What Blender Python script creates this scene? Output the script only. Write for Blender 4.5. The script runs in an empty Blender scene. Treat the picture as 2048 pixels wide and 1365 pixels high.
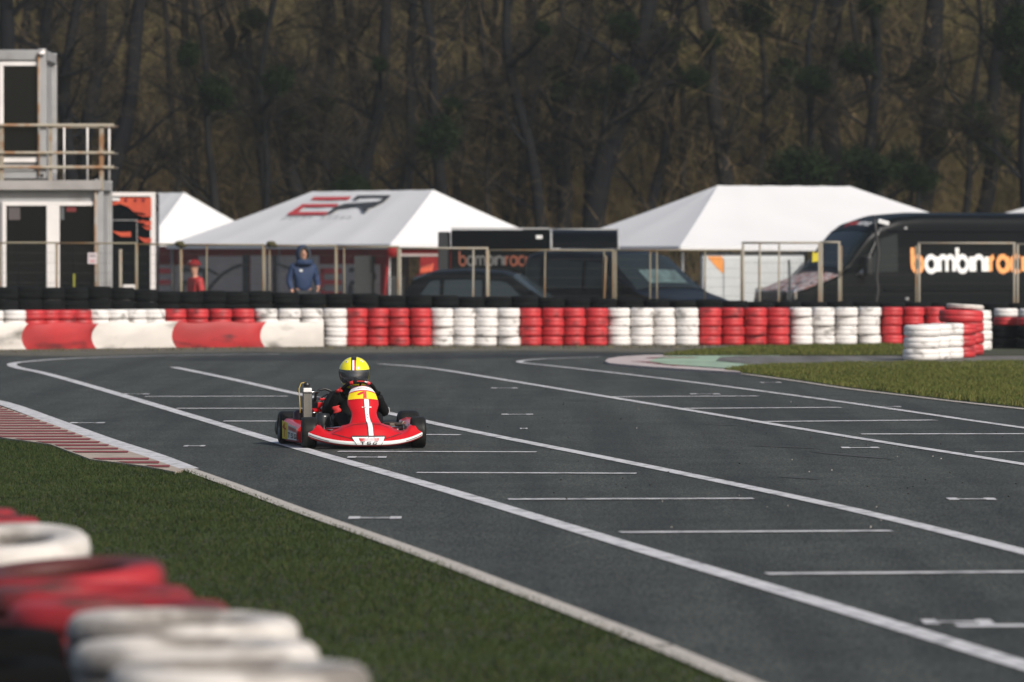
import bpy, math, random
import numpy as np
from mathutils import Vector, Matrix, Euler
random.seed(7); rnd = random.Random(11)
R = math.radians
scene = bpy.context.scene
col = scene.collection

# ------------------------------------------------------------------ camera, light, exposure
CAMZ = 1.58; F = 11400.0; CX = 1024.0; CY = 682.5; HY = 503.0
PITCH = math.atan((CY - HY) / F)
cd = bpy.data.cameras.new('camera'); cam = bpy.data.objects.new('camera', cd); col.objects.link(cam)
cam.location = (0, 0, CAMZ); cam.rotation_euler = (R(90) - PITCH, 0, 0)
cd.sensor_width = 36; cd.lens = 36 * F / 2048; cd.clip_start = 1; cd.clip_end = 1500
cd.dof.use_dof = True; cd.dof.focus_distance = 45.4; cd.dof.aperture_fstop = 4.4
scene.camera = cam
SUN_EL = R(36); SUN_DIR = Vector((0.62, -0.78, 0)).normalized()
world = bpy.data.worlds.new('World'); scene.world = world; world.use_nodes = True
wn = world.node_tree; bg = wn.nodes['Background']
sky = wn.nodes.new('ShaderNodeTexSky'); sky.sky_type = 'NISHITA'; sky.sun_disc = False
sky.dust_density = 3.0; sky.ozone_density = .4; sky.sun_elevation = SUN_EL; sky.sun_rotation = math.atan2(SUN_DIR.x, SUN_DIR.y)
wn.links.new(sky.outputs[0], bg.inputs[0]); bg.inputs[1].default_value = 0.095
sl = bpy.data.lights.new('sun', 'SUN'); sl.energy = 3.5; sl.angle = R(0.6); sl.color = (1, .955, .89)
sun = bpy.data.objects.new('sun', sl); col.objects.link(sun); sun.location = (30, -30, 60)
sd = Vector((SUN_DIR.x * math.cos(SUN_EL), SUN_DIR.y * math.cos(SUN_EL), math.sin(SUN_EL)))
sun.rotation_euler = sd.to_track_quat('Z', 'Y').to_euler()
scene.view_settings.view_transform = 'Standard'; scene.view_settings.look = 'None'
scene.view_settings.exposure = 0.16; scene.view_settings.gamma = 1
scene.render.engine = 'CYCLES'

# ------------------------------------------------------------------ pixel <-> world measurements
CAMP = Vector((0, 0, CAMZ)); cp, sp = math.cos(PITCH), math.sin(PITCH)
def ray(px, py):
    u = (px - CX) / F; v = -(py - CY) / F
    return Vector((u, cp + v * sp, -sp + v * cp))
def G(px, py, z=0.0):                       # point on the level z seen at a pixel
    d = ray(px, py); t = (z - CAMZ) / d.z
    return CAMP + d * t
def A(px, py, Y):                           # point at depth Y
    d = ray(px, py); return CAMP + d * (Y / d.y)
def XP(px, Y): return (px - CX) / F * Y
def ZP(py, Y): return A(CX, py, Y).z
def onplane(px, py, p0, n):
    d = ray(px, py); t = (p0 - CAMP).dot(n) / d.dot(n); return CAMP + d * t

# ------------------------------------------------------------------ helpers
class MB:
    def __init__(s): s.v = []; s.f = []; s.sm = []
    def add(s, vs, fs, smooth=False):
        o = len(s.v); s.v.extend([tuple(v) for v in vs]); s.f.extend([tuple(i + o for i in f) for f in fs]); s.sm.extend([smooth] * len(fs)); return s
    def box(s, c, d, rz=0, rx=0, ry=0):
        m = Euler((rx, ry, rz)).to_matrix(); c = Vector(c); vs = []
        for x in (-.5, .5):
            for y in (-.5, .5):
                for z in (-.5, .5): vs.append(c + m @ Vector((x * d[0], y * d[1], z * d[2])))
        return s.add(vs, [(0, 1, 3, 2), (4, 6, 7, 5), (0, 4, 5, 1), (2, 3, 7, 6), (0, 2, 6, 4), (1, 5, 7, 3)])
    def b2(s, x0, x1, y0, y1, z0, z1): return s.box(((x0 + x1) / 2, (y0 + y1) / 2, (z0 + z1) / 2), (x1 - x0, y1 - y0, z1 - z0))
    def tube(s, pts, r, n=8, cap=True, smooth=True):
        pts = [Vector(p) for p in pts]; rs = r if isinstance(r, (list, tuple)) else [r] * len(pts)
        vs = []; fs = []; up = None
        for i, p in enumerate(pts):
            t = (pts[min(i + 1, len(pts) - 1)] - pts[max(i - 1, 0)]).normalized()
            if up is None:
                up = Vector((0, 0, 1)) if abs(t.z) < .9 else Vector((1, 0, 0))
            a = t.cross(up).normalized(); b = a.cross(t).normalized(); up = b
            for k in range(n):
                w = 2 * math.pi * k / n; vs.append(p + (a * math.cos(w) + b * math.sin(w)) * rs[i])
        for i in range(len(pts) - 1):
            for k in range(n):
                k2 = (k + 1) % n; fs.append((i * n + k, i * n + k2, (i + 1) * n + k2, (i + 1) * n + k))
        if cap: fs.append(tuple(range(n - 1, -1, -1))); fs.append(tuple((len(pts) - 1) * n + k for k in range(n)))
        return s.add(vs, fs, smooth)
    def lathe(s, prof, n=32, axis='Z', c=(0, 0, 0), closed=False, smooth=True):
        vs = []; fs = []; c = Vector(c); m = len(prof)
        for k in range(n):
            w = 2 * math.pi * k / n; cw, sw = math.cos(w), math.sin(w)
            for r, h in prof:
                p = {'Z': (r * cw, r * sw, h), 'X': (h, r * cw, r * sw), 'Y': (r * sw, h, r * cw)}[axis]
                vs.append(c + Vector(p))
        mm = m if closed else m - 1
        for k in range(n):
            k2 = (k + 1) % n
            for i in range(mm):
                i2 = (i + 1) % m; fs.append((k * m + i, k2 * m + i, k2 * m + i2, k * m + i2))
        return s.add(vs, fs, smooth)
    def grid(s, fn, nu, nv, smooth=True, wrap=False, flip=False):
        vs = [fn(i / nu, j / nv) for i in range(nu + 1) for j in range(nv + 1)]
        fs = []
        for i in range(nu):
            for j in range(nv):
                a = i * (nv + 1) + j; q = (a, a + 1, a + nv + 2, a + nv + 1); fs.append(q[::-1] if flip else q)
        return s.add(vs, fs, smooth)
    def prism(s, poly, d):                  # planar polygon (world verts) extruded by vector d
        n = len(poly); d = Vector(d); vs = [Vector(p) for p in poly] + [Vector(p) + d for p in poly]
        fs = [tuple(range(n - 1, -1, -1)), tuple(range(n, 2 * n))] + [(i, (i + 1) % n, n + (i + 1) % n, n + i) for i in range(n)]
        return s.add(vs, fs)
    def build(s, name, m, parent=None, bevel=0, seg=2, solid=0, sub=0, auto=False):
        me = bpy.data.meshes.new(name); me.from_pydata(s.v, [], s.f)
        me.polygons.foreach_set('use_smooth', s.sm); me.update()
        if bevel or solid or sub or auto:
            import bmesh
            b = bmesh.new(); b.from_mesh(me); bmesh.ops.recalc_face_normals(b, faces=b.faces); b.to_mesh(me); b.free()
        o = bpy.data.objects.new(name, me); col.objects.link(o)
        if m: me.materials.append(m)
        if parent is not None: o.parent = parent
        if solid:
            x = o.modifiers.new('s', 'SOLIDIFY'); x.thickness = solid; x.offset = 0
        if bevel:
            x = o.modifiers.new('b', 'BEVEL'); x.width = bevel; x.segments = seg; x.limit_method = 'ANGLE'; x.angle_limit = R(40)
        if sub:
            x = o.modifiers.new('u', 'SUBSURF'); x.levels = sub; x.render_levels = sub
        return o
def tag(o, label, cat, group=None, kind=None):
    if label: o['label'] = label
    if cat: o['category'] = cat
    if group: o['group'] = group
    if kind: o['kind'] = kind
    return o
def struct(o): o['kind'] = 'structure'; return o
def empty(name, loc=(0, 0, 0), rz=0):
    o = bpy.data.objects.new(name, None); col.objects.link(o); o.location = loc; o.rotation_euler = (0, 0, rz)
    o.empty_display_size = .1; return o

def mat(name, c, rough=.6, metal=0, var=0, vscale=3, c2=None, bump=0, bscale=30, coat=0, spec=None, stretch=None, trans=0, detail=4, ramp=(.35, .65), dirt=None):
    m = bpy.data.materials.new(name); m.use_nodes = True; nt = m.node_tree; b = nt.nodes['Principled BSDF']
    b.inputs['Base Color'].default_value = (*c, 1); b.inputs['Roughness'].default_value = rough; b.inputs['Metallic'].default_value = metal
    if coat: b.inputs['Coat Weight'].default_value = coat; b.inputs['Coat Roughness'].default_value = .06
    if spec is not None: b.inputs['Specular IOR Level'].default_value = spec
    if trans: b.inputs['Transmission Weight'].default_value = trans
    tc = nt.nodes.new('ShaderNodeTexCoord'); src = tc.outputs['Object']
    if stretch:
        mp = nt.nodes.new('ShaderNodeMapping'); mp.inputs['Scale'].default_value = stretch; nt.links.new(src, mp.inputs[0]); src = mp.outputs[0]
    last = None
    if var or c2:
        c2 = c2 or tuple(min(1, x * (1 - var)) for x in c)
        n = nt.nodes.new('ShaderNodeTexNoise'); n.inputs['Scale'].default_value = vscale; n.inputs['Detail'].default_value = detail
        nt.links.new(src, n.inputs['Vector'])
        r = nt.nodes.new('ShaderNodeValToRGB'); r.color_ramp.elements[0].position = ramp[0]; r.color_ramp.elements[1].position = ramp[1]
        r.color_ramp.elements[0].color = (*c2, 1); r.color_ramp.elements[1].color = (*c, 1)
        nt.links.new(n.outputs[0], r.inputs[0]); last = r.outputs[0]
    if dirt:                                # (colour, scale, lo, hi, mask strength): worn patches with a shape of their own
        dc, ds, lo, hi, st = dirt
        n = nt.nodes.new('ShaderNodeTexNoise'); n.inputs['Scale'].default_value = ds; n.inputs['Detail'].default_value = 6
        oi = nt.nodes.new('ShaderNodeObjectInfo'); ad = nt.nodes.new('ShaderNodeVectorMath'); ad.operation = 'ADD'
        nt.links.new(src, ad.inputs[0]); sc_ = nt.nodes.new('ShaderNodeVectorMath'); sc_.operation = 'SCALE'; sc_.inputs['Scale'].default_value = 37
        cmb = nt.nodes.new('ShaderNodeCombineXYZ')
        for i in range(3): nt.links.new(oi.outputs['Random'], cmb.inputs[i])
        nt.links.new(cmb.outputs[0], sc_.inputs[0]); nt.links.new(sc_.outputs[0], ad.inputs[1]); nt.links.new(ad.outputs[0], n.inputs['Vector'])
        mr = nt.nodes.new('ShaderNodeMapRange'); mr.inputs[1].default_value = lo; mr.inputs[2].default_value = hi; mr.inputs[4].default_value = st
        nt.links.new(n.outputs[0], mr.inputs[0])
        mx = nt.nodes.new('ShaderNodeMix'); mx.data_type = 'RGBA'; nt.links.new(mr.outputs[0], mx.inputs[0])
        if last: nt.links.new(last, mx.inputs[6])
        else: mx.inputs[6].default_value = (*c, 1)
        mx.inputs[7].default_value = (*dc, 1); last = mx.outputs[2]
    if last: nt.links.new(last, b.inputs['Base Color'])
    if bump:
        n = nt.nodes.new('ShaderNodeTexNoise'); n.inputs['Scale'].default_value = bscale; n.inputs['Detail'].default_value = 4
        nt.links.new(src, n.inputs['Vector']); bp = nt.nodes.new('ShaderNodeBump'); bp.inputs['Strength'].default_value = bump; bp.inputs['Distance'].default_value = .01
        nt.links.new(n.outputs[0], bp.inputs['Height']); nt.links.new(bp.outputs[0], b.inputs['Normal'])
    return m

def asphalt(name, base, dark, light):
    m = bpy.data.materials.new(name); m.use_nodes = True; nt = m.node_tree; b = nt.nodes['Principled BSDF']; L = nt.links.new
    tc = nt.nodes.new('ShaderNodeTexCoord')
    def noise(scale, detail=3, st=None, rough=.5):
        n = nt.nodes.new('ShaderNodeTexNoise'); n.inputs['Scale'].default_value = scale; n.inputs['Detail'].default_value = detail; n.inputs['Roughness'].default_value = rough
        s = tc.outputs['Object']
        if st:
            mp = nt.nodes.new('ShaderNodeMapping'); mp.inputs['Rotation'].default_value = (0, 0, R(-8.6)); mp.inputs['Scale'].default_value = st; L(s, mp.inputs[0]); s = mp.outputs[0]
        L(s, n.inputs['Vector']); return n.outputs[0]
    def ramp(src, p0, p1, c0, c1):
        r = nt.nodes.new('ShaderNodeValToRGB'); e = r.color_ramp.elements; e[0].position = p0; e[1].position = p1; e[0].color = (*c0, 1); e[1].color = (*c1, 1); L(src, r.inputs[0]); return r.outputs[0]
    def mix(f, a, c, mode='MIX'):
        x = nt.nodes.new('ShaderNodeMix'); x.data_type = 'RGBA'; x.blend_type = mode
        if isinstance(f, float): x.inputs[0].default_value = f
        else: L(f, x.inputs[0])
        L(a, x.inputs[6])
        if isinstance(c, tuple): x.inputs[7].default_value = (*c, 1)
        else: L(c, x.inputs[7])
        return x.outputs[2]
    fine = ramp(noise(75, 3, (1, .13, 1), .8), .38, .63, dark, light)
    mid = ramp(noise(1.1, 4), .35, .65, (.82, .82, .82), (1.1, 1.1, 1.1))
    strk = ramp(noise(1.0, 5, (2.2, .08, 1)), .38, .60, (.70, .70, .71), (1.08, 1.08, 1.08))
    c = mix(1.0, fine, mid, 'MULTIPLY'); c = mix(1.0, c, strk, 'MULTIPLY')
    spk = noise(60, 1, (1, .3, 1)); sr = ramp(spk, .79, .83, (0, 0, 0), (1, 1, 1)); c = mix(sr, c, (.3, .28, .26))
    L(c, b.inputs['Base Color']); b.inputs['Roughness'].default_value = .78; b.inputs['Specular IOR Level'].default_value = .35
    bp = nt.nodes.new('ShaderNodeBump'); bp.inputs['Strength'].default_value = .9; bp.inputs['Distance'].default_value = .008; L(noise(110, 3), bp.inputs['Height']); L(bp.outputs[0], b.inputs['Normal'])
    return m

M = {}
M['asphalt'] = asphalt('asphalt', None, (.0135, .0153, .0134), (.078, .0845, .0735))
M['old_asphalt'] = asphalt('old_asphalt', None, (.09, .085, .08), (.19, .18, .17))
M['line'] = mat('line_paint', (.60, .59, .60), .7, var=.25, vscale=14, dirt=((.10, .10, .105), 9, .52, .68, .75))
M['oldline'] = mat('worn_edge_paint', (.47, .43, .385), .8, var=.25, vscale=14, dirt=((.12, .11, .09), 22, .56, .70, .6), bump=.4, bscale=60)
M['kerbwhite'] = mat('kerb_cream', (.40, .33, .27), .8, var=.25, vscale=6, dirt=((.12, .10, .085), 3, .55, .75, .6), bump=.4)
M['kerbred'] = mat('kerb_red', (.24, .035, .036), .75, var=.3, vscale=8, dirt=((.15, .09, .08), 4, .58, .75, .5))
M['kerbpink'] = mat('kerb_pale', (.5, .42, .41), .8, var=.25, vscale=5)
M['greenpaint'] = mat('green_paint', (.30, .41, .30), .8, var=.2, vscale=3, dirt=((.08, .10, .08), 2.0, .55, .7, .7))
M['grassbase'] = mat('grass_ground', (.028, .038, .011), .95, c2=(.030, .027, .013), vscale=.7, bump=.6, bscale=40)
M['paddock'] = mat('paddock_ground', (.075, .072, .066), .9, var=.4, vscale=.5)
M['dirt'] = mat('dirt_strip', (.115, .10, .08), .95, c2=(.05, .05, .03), vscale=5, bump=.8, bscale=25)
M['bank'] = mat('earth_bank', (.03, .028, .022), .95, var=.5, vscale=3)
M['redtyre'] = mat('red_painted_rubber', (.52, .032, .038), .55, var=.22, vscale=5, bump=.25, bscale=28, dirt=((.10, .014, .016), 4.0, .52, .70, .8), stretch=(1, 1, 1.6))
M['whitetyre'] = mat('white_painted_rubber', (.74, .71, .69), .6, var=.12, vscale=5, bump=.25, bscale=28, dirt=((.14, .13, .12), 4.5, .57, .70, .8), stretch=(1, 1, 1.6))
M['blacktyre'] = mat('black_rubber', (.006, .007, .0075), .95, spec=.15, var=.4, vscale=6, bump=.3, bscale=40)
M['rednear'] = mat('grimy_red_rubber', (.34, .014, .020), .65, var=.35, vscale=3, bump=.4, bscale=20, dirt=((.045, .018, .014), 3.2, .45, .60, .85))
M['whitenear'] = mat('grimy_white_rubber', (.60, .56, .52), .75, var=.3, vscale=3, bump=.4, bscale=20, dirt=((.11, .095, .08), 3.4, .47, .62, .8))
M['blacknear'] = mat('near_black_rubber', (.004, .004, .004), .95, spec=.08)
M['beltred'] = mat('red_belt', (.42, .018, .022), .6, var=.3, vscale=2.2, dirt=((.05, .01, .012), 2.6, .56, .70, .85), stretch=(.6, .6, 1.6))
M['beltwhite'] = mat('white_belt', (.66, .62, .58), .65, var=.18, vscale=2.2, dirt=((.10, .09, .075), 2.4, .57, .72, .8), stretch=(.6, .6, 1.6))

# ================================================================== GROUND AND TRACK
def flat(name, poly, z, m, thick=0):
    mb = MB(); P = [Vector((p[0], p[1], z)) for p in poly]
    a = sum(P[i].x * P[(i + 1) % len(P)].y - P[(i + 1) % len(P)].x * P[i].y for i in range(len(P)))
    if a < 0: P.reverse()
    mb.add(P, [tuple(range(len(P)))])
    if thick:
        n = len(P); mb.add(P + [p - Vector((0, 0, thick)) for p in P], [((i + 1) % n, i, n + i, n + (i + 1) % n) for i in range(n)])
    return struct(mb.build(name, m))
def gz(y): return 0 if y < 104.6 else (-.35 if y > 107.5 else -.35 * (y - 104.6) / 2.9)
g = MB(); xs = [-500, -60, 60, 500]; ys = [-200, 50, 96, 104.6, 107.5, 140, 160, 1200]
g.add([(x, y, gz(y)) for y in ys for x in xs], [(j * 4 + i, j * 4 + i + 1, (j + 1) * 4 + i + 1, (j + 1) * 4 + i) for j in range(7) for i in range(3)])
struct(g.build('ground', M['grassbase']))
flat('paddock_ground', [(-60, 107.6), (60, 107.6), (60, 138), (-60, 138)], -.346, M['paddock'])

EDGE = [G(*p) for p in [(1500, 1372), (1300, 1288), (1060, 1194), (830, 1106), (600, 1024), (470, 975), (372, 940)]]
EDGE2 = [G(*p) for p in [(372, 940), (300, 912), (200, 879), (100, 842), (0, 807)]]
e0 = EDGE[0] + (EDGE[0] - EDGE[1]).normalized() * 18
e9 = EDGE2[-1]; far_l = [Vector((-6.2, 63, 0)), Vector((-7.4, 69, 0)), Vector((-10, 77, 0)), Vector((-16, 83, 0)), Vector((-40, 86, 0))]
WALL = [(-260, 704), (-120, 702.5), (0, 701), (175, 699), (325, 697), (508, 696), (692, 694.5), (1039, 693.5), (1397, 692.5), (1580, 691.5), (1762, 690), (1890, 689), (2048, 688), (2400, 687)]
def wy(px):
    for (a, b), (c, d) in zip(WALL, WALL[1:]):
        if a <= px <= c: return b + (d - b) * (px - a) / (c - a)
    return WALL[-1][1] if px > 0 else WALL[0][1]
WB = [G(px, y) for px, y in WALL]
track = [e0] + EDGE + EDGE2[1:] + far_l + [Vector((-60, 92, 0)), Vector((-30, 90.5, 0))] + [p + Vector((0, -.1, 0)) for p in WB] + [Vector((60, 98, 0)), Vector((60, 4, 0))]
flat('track', track, .004, M['asphalt'])
fp0 = [G(x, y) for x, y in [(325, 722), (420, 715.5), (600, 711.5), (900, 710.5), (1300, 708.5), (1500, 706), (1500, 709), (1180, 714), (1000, 716.5), (800, 721), (600, 722), (450, 723)]]
flat('rubbered_line', fp0, .0062, asphalt('rubbered_asphalt', None, (.009, .010, .0105), (.040, .043, .043)))
# dirt and dead leaves along the foot of the wall
dn = [G(px, y + 12 + 3 * math.sin(px * .01)) for px, y in WALL]
flat('verge', dn + [p + Vector((0, 9.0, 0)) for p in reversed(WB)], .008, M['dirt'])

def line_strip(mb, pts, w, z=.009, taper=None):
    L_, Rr = [], []
    for i, p in enumerate(pts):
        t = (pts[min(i + 1, len(pts) - 1)] - pts[max(i - 1, 0)]); t.z = 0; t.normalize(); n = Vector((-t.y, t.x, 0))
        ww = w if taper is None else w * taper[i]
        L_.append(Vector((p.x, p.y, z)) + n * ww / 2); Rr.append(Vector((p.x, p.y, z)) - n * ww / 2)
    n = len(pts); mb.add(L_ + Rr, [(i, i + n, i + 1 + n, i + 1) for i in range(n - 1)])
def smooth_px(pts, k=6):                    # Catmull-Rom through ground points
    P = [pts[0]] + pts + [pts[-1]]; out = []
    for i in range(1, len(P) - 2):
        for j in range(k):
            t = j / k; a, b, c, d = P[i - 1], P[i], P[i + 1], P[i + 2]
            out.append(.5 * ((2 * b) + (c - a) * t + (2 * a - 5 * b + 4 * c - d) * t * t + (3 * b - 3 * c + d - a) * t ** 3))
    return out + [pts[-1]]
def gl(*p): return [G(x, y) for x, y in p]
mk = MB()
lineA = gl((2420, 1448), (2048, 1335), (1700, 1227), (1300, 1107), (900, 985), (600, 899), (400, 839), (250, 794), (140, 762), (80, 746), (40, 738), (24, 732), (30, 727.5), (62, 724), (130, 719), (250, 714.5), (420, 711), (560, 709.5))
line_strip(mk, smooth_px(lineA, 5), .135)
lineB = gl((2500, 1225), (2048, 1107), (1700, 1021), (1300, 936), (1000, 876), (870, 849), (740, 820), (560, 782), (450, 757), (348, 736))
line_strip(mk, smooth_px(lineB, 3), .125, .0092)
lineC = gl((2500, 1007), (2048, 931), (1700, 876), (1400, 826), (1200, 793), (1000, 760), (860, 738), (760, 729.5))
line_strip(mk, smooth_px(lineC, 3), .11, .0094)
lineD = gl((2500, 917), (2048, 858), (1700, 808), (1400, 768), (1200, 744), (1100, 733), (1045, 727), (1042, 723.5), (1075, 720), (1130, 717.5), (1200, 715.5))
line_strip(mk, smooth_px(lineD, 3), .10, .0096)
for x0, y0, x1, y1 in [(290, 795, 575, 794.5), (353, 819, 620, 819), (447, 844.5, 610, 844.5), (800, 871.5, 921, 872), (676, 905.5, 1073, 906.5), (833, 948, 1273, 949.5), (1016, 1001.5, 1507, 1000), (1240, 1068, 1783, 1065), (1533, 1151.5, 2110, 1147), (1912, 1256, 2600, 1254),
                       (1220, 795.5, 1515, 794), (1367, 819, 1680, 817), (1530, 845.5, 1870, 842.5), (1722, 870.5, 2110, 870), (1950, 906.5, 2400, 906)]:
    a, b = G(x0, y0), G(x1, y1); line_strip(mk, [a, b], .17 if y0 > 900 else .22, .0098)
for x0, x1, y in [(243, 298, 790), (140, 209, 848), (695, 773, 917), (697, 803, 1039), (982, 1035, 778), (1003, 1066, 831), (1040, 1055, 859.5), (1683, 1758, 898), (1895, 1991, 1001), (1845, 1985, 1248.5), (1520, 1562, 767), (1742, 1802, 815.5), (368, 410, 894.5), (1380, 1440, 790)]:
    a, b = G(x0, y), G(x1, y); line_strip(mk, [a, b], .10, .0100)
    for q0, q1 in ((0, .22), (.78, 1)):
        line_strip(mk, [a.lerp(b, q0), a.lerp(b, q1)], .30, .0104)
struct(mk.build('painted_lines', M['line']))
ed = MB(); off = [p.copy() for p in EDGE]
line_strip(ed, smooth_px([e0] + EDGE, 5), .115, .010); struct(ed.build('edge_line', M['oldline']))
ed = MB(); line_strip(ed, smooth_px(EDGE2 + far_l[:3], 4), .19, .0104); struct(ed.build('kerb_line', M['line']))

# left kerb: raised cream slab with red stripes across it
kin = [G(*p) for p in [(366, 945), (300, 921), (200, 888), (100, 851), (0, 816)]] + [Vector((-6.6, 64, 0))]
kout = [G(*p) for p in [(350, 949), (290, 937), (180, 923), (100, 893), (0, 879)]] + [Vector((-8.2, 50, 0))]
def kx(path, y):
    for a, b in zip(path, path[1:]):
        if min(a.y, b.y) <= y <= max(a.y, b.y): return a.x + (b.x - a.x) * (y - a.y) / (b.y - a.y)
    return None
kb = MB(); k0 = kin[0].y; ysn = [k0 + i * 1.2 for i in range(20)]
outer = [(p.x, p.y) for p in kout] + [(-9.5, 57), (-9.6, 64)]
kpoly = [(p.x, p.y) for p in kin] + outer[::-1]
flat('kerb', kpoly, .018, M['kerbwhite'], thick=.017)
ks = MB(); y = k0 - .3; i = 0
def outx(y):
    b = None
    for a, c in zip(outer, outer[1:]):
        if min(a[1], c[1]) <= y <= max(a[1], c[1]):
            x = a[0] + (c[0] - a[0]) * (y - a[1]) / ((c[1] - a[1]) or 1); b = x if b is None else max(b, x)
    return b if b is not None else -9.5
while y < 63:
    w = .33 + .06 * rnd.random(); x1 = kx(kin, max(y, k0 + .01)); x0 = outx(y); xb = outx(y + w)
    if x1 is not None and x0 < x1 - .1 and not (i in (4,)):
        sk = .12
        ks.add([(x0 + .02, y, .0225), (x1 - .05, y, .0225), (x1 - .07, y + w, .0225), (xb + .02, y + w, .0225)], [(0, 1, 2, 3)])
    y += .72 + .04 * rnd.random(); i += 1
struct(ks.build('kerb_stripes', M['kerbred']))

# right island: pale kerb tip, green paint, old asphalt run-off, grass
def fp(name, pts, z, m, thick=0): return flat(name, [G(x, y) for x, y in pts], z, m, thick)
fp('apex_kerb', [(1210, 727), (1216, 722), (1240, 718), (1290, 715), (1340, 714), (1400, 714.5), (1420, 718), (1300, 733), (1470, 745), (1482, 750), (1400, 745), (1300, 738.5), (1240, 733.5), (1218, 731)], .034, M['kerbpink'], .03)
ks = MB()
for i in range(9):
    x = 1262 + i * 10; ks.add([G(x, 723 + i * 1.1, .039), G(x + 60, 723.6 + i * 1.1, .039), G(x + 60, 723.2 + i * 1.1, .039), G(x, 722.5 + i * 1.1, .039)], [(0, 1, 2, 3)])
ks.add([G(1290, 716.6, .04), G(1400, 716, .04), G(1385, 714.6, .04), G(1300, 715, .04)], [(0, 1, 2, 3)])
struct(ks.build('apex_kerb_stripes', M['kerbred']))
fp('green_apron', [(1298, 728), (1320, 720), (1345, 717.5), (1560, 716), (1560, 740), (1480, 744), (1400, 739), (1330, 734)], .040, M['greenpaint'], .01)
fp('run_off', [(1432, 728), (1440, 721), (1480, 718.5), (2500, 718), (2500, 741), (1600, 741), (1500, 735)], .046, M['old_asphalt'], .02)
GRN = [(1448, 745), (1500, 738), (1560, 735), (1700, 732), (1900, 730.5), (2048, 729), (2500, 727), (2500, 868), (2048, 819), (1900, 803), (1800, 791), (1700, 779), (1600, 764), (1520, 753)]
GRF = [(1326, 716.6), (1400, 709), (1480, 703.5), (1540, 701), (1760, 698.5), (2000, 700), (2500, 702), (2500, 719.5), (1800, 717), (1500, 717)]
fp('grass_ground', GRN, .022, M['grassbase'], .012); fp('grass_ground', GRF, .054, M['grassbase'], .03)
ed = MB(); line_strip(ed, smooth_px([G(x, y) for x, y in [(1470, 747.5), (1520, 754), (1600, 765), (1700, 780), (1800, 792), (1900, 804), (2048, 820.5), (2500, 870)]], 3), .12, .013); struct(ed.build('edge_line', M['oldline']))
# loose rubber crumbs
cr = MB()
for _ in range(90):
    px = rnd.uniform(880, 2040); py = rnd.uniform(740, 1000)
    if py < 735 + (px - 1450) * .14: continue
    p = G(px, py, .006); s_ = rnd.uniform(.003, .009); cr.box((p.x, p.y, .006 + s_ / 2), (s_ * 1.5, s_, s_), rnd.random() * 3)
tag(cr.build('rubber_crumbs', mat('crumbs', (.02, .02, .02), .8)), None, None, None, 'stuff')
cr = MB()
for _ in range(22):
    px = rnd.uniform(1100, 2040); py = rnd.uniform(800, 1080)
    p = G(px, py, .006); s_ = rnd.uniform(.003, .006); cr.box((p.x, p.y, .006 + s_ / 2), (s_ * 1.5, s_, s_), rnd.random() * 3)
tag(cr.build('litter_specks', mat('specks', (.5, .46, .42), .8)), None, None, None, 'stuff')
# skid marks
sk = MB()
for x0, y0, x1, y1 in [(1500, 893, 1640, 899), (1620, 905, 1790, 921), (1560, 955, 1640, 961), (1130, 802, 1215, 805), (1360, 751, 1420, 752), (1410, 850, 1480, 853)]:
    a, b = G(x0, y0), G(x1, y1); line_strip(sk, [a, a.lerp(b, .3), a.lerp(b, .7), b], .14, .0075, [.1, 1, .8, .1])
struct(sk.build('skid_marks', mat('skid', (.042, .042, .038), .75, var=.3, vscale=20)))

# ------------------------------------------------------------------ grass blades (uncountable)
def inside(px, py, poly):
    c = False; n = len(poly)
    for i in range(n):
        x0, y0 = poly[i]; x1, y1 = poly[i - 1]
        if (y0 > py) != (y1 > py) and px < (x1 - x0) * (py - y0) / (y1 - y0) + x0: c = not c
    return c
def blades(name, poly, n, hmin, hmax, wid, m, seed, z=0, dens=None):
    r = np.random.default_rng(seed); xs_ = [p[0] for p in poly]; ys_ = [p[1] for p in poly]
    X = r.uniform(min(xs_), max(xs_), n); Y = r.uniform(min(ys_), max(ys_), n)
    ok = np.zeros(n, bool); k = len(poly)
    for i in range(k):
        x0, y0 = poly[i]; x1, y1 = poly[i - 1]
        if y0 == y1: continue
        c = ((y0 > Y) != (y1 > Y)) & (X < (x1 - x0) * (Y - y0) / (y1 - y0) + x0); ok ^= c
    X, Y = X[ok], Y[ok]; n = len(X)
    clump = .6 + .4 * np.sin(X * 5.1 + np.sin(Y * 2.3) * 2) * np.sin(Y * 1.7 + X)
    H = r.uniform(hmin, hmax, n) * (.55 + .45 * clump) ; a = r.uniform(0, 2 * np.pi, n); W = wid * r.uniform(.6, 1.3, n)
    lean = r.uniform(0, .8, n) * H; b = r.uniform(0, 2 * np.pi, n)
    V = np.zeros((n, 3, 3)); V[:, 0] = np.stack([X - np.cos(a) * W, Y - np.sin(a) * W, np.full(n, z)], 1)
    V[:, 1] = np.stack([X + np.cos(a) * W, Y + np.sin(a) * W, np.full(n, z)], 1)
    V[:, 2] = np.stack([X + np.cos(b) * lean, Y + np.sin(b) * lean, z + H], 1)
    me = bpy.data.meshes.new(name); me.vertices.add(3 * n); me.vertices.foreach_set('co', V.reshape(-1))
    me.loops.add(3 * n); me.loops.foreach_set('vertex_index', np.arange(3 * n, dtype=np.int32))
    me.polygons.add(n); me.polygons.foreach_set('loop_start', np.arange(0, 3 * n, 3, dtype=np.int32)); me.polygons.foreach_set('loop_total', np.full(n, 3, dtype=np.int32))
    me.update(); me.validate(); me.materials.append(m)
    o = bpy.data.objects.new(name, me); col.objects.link(o); o['kind'] = 'stuff'; return o
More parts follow.
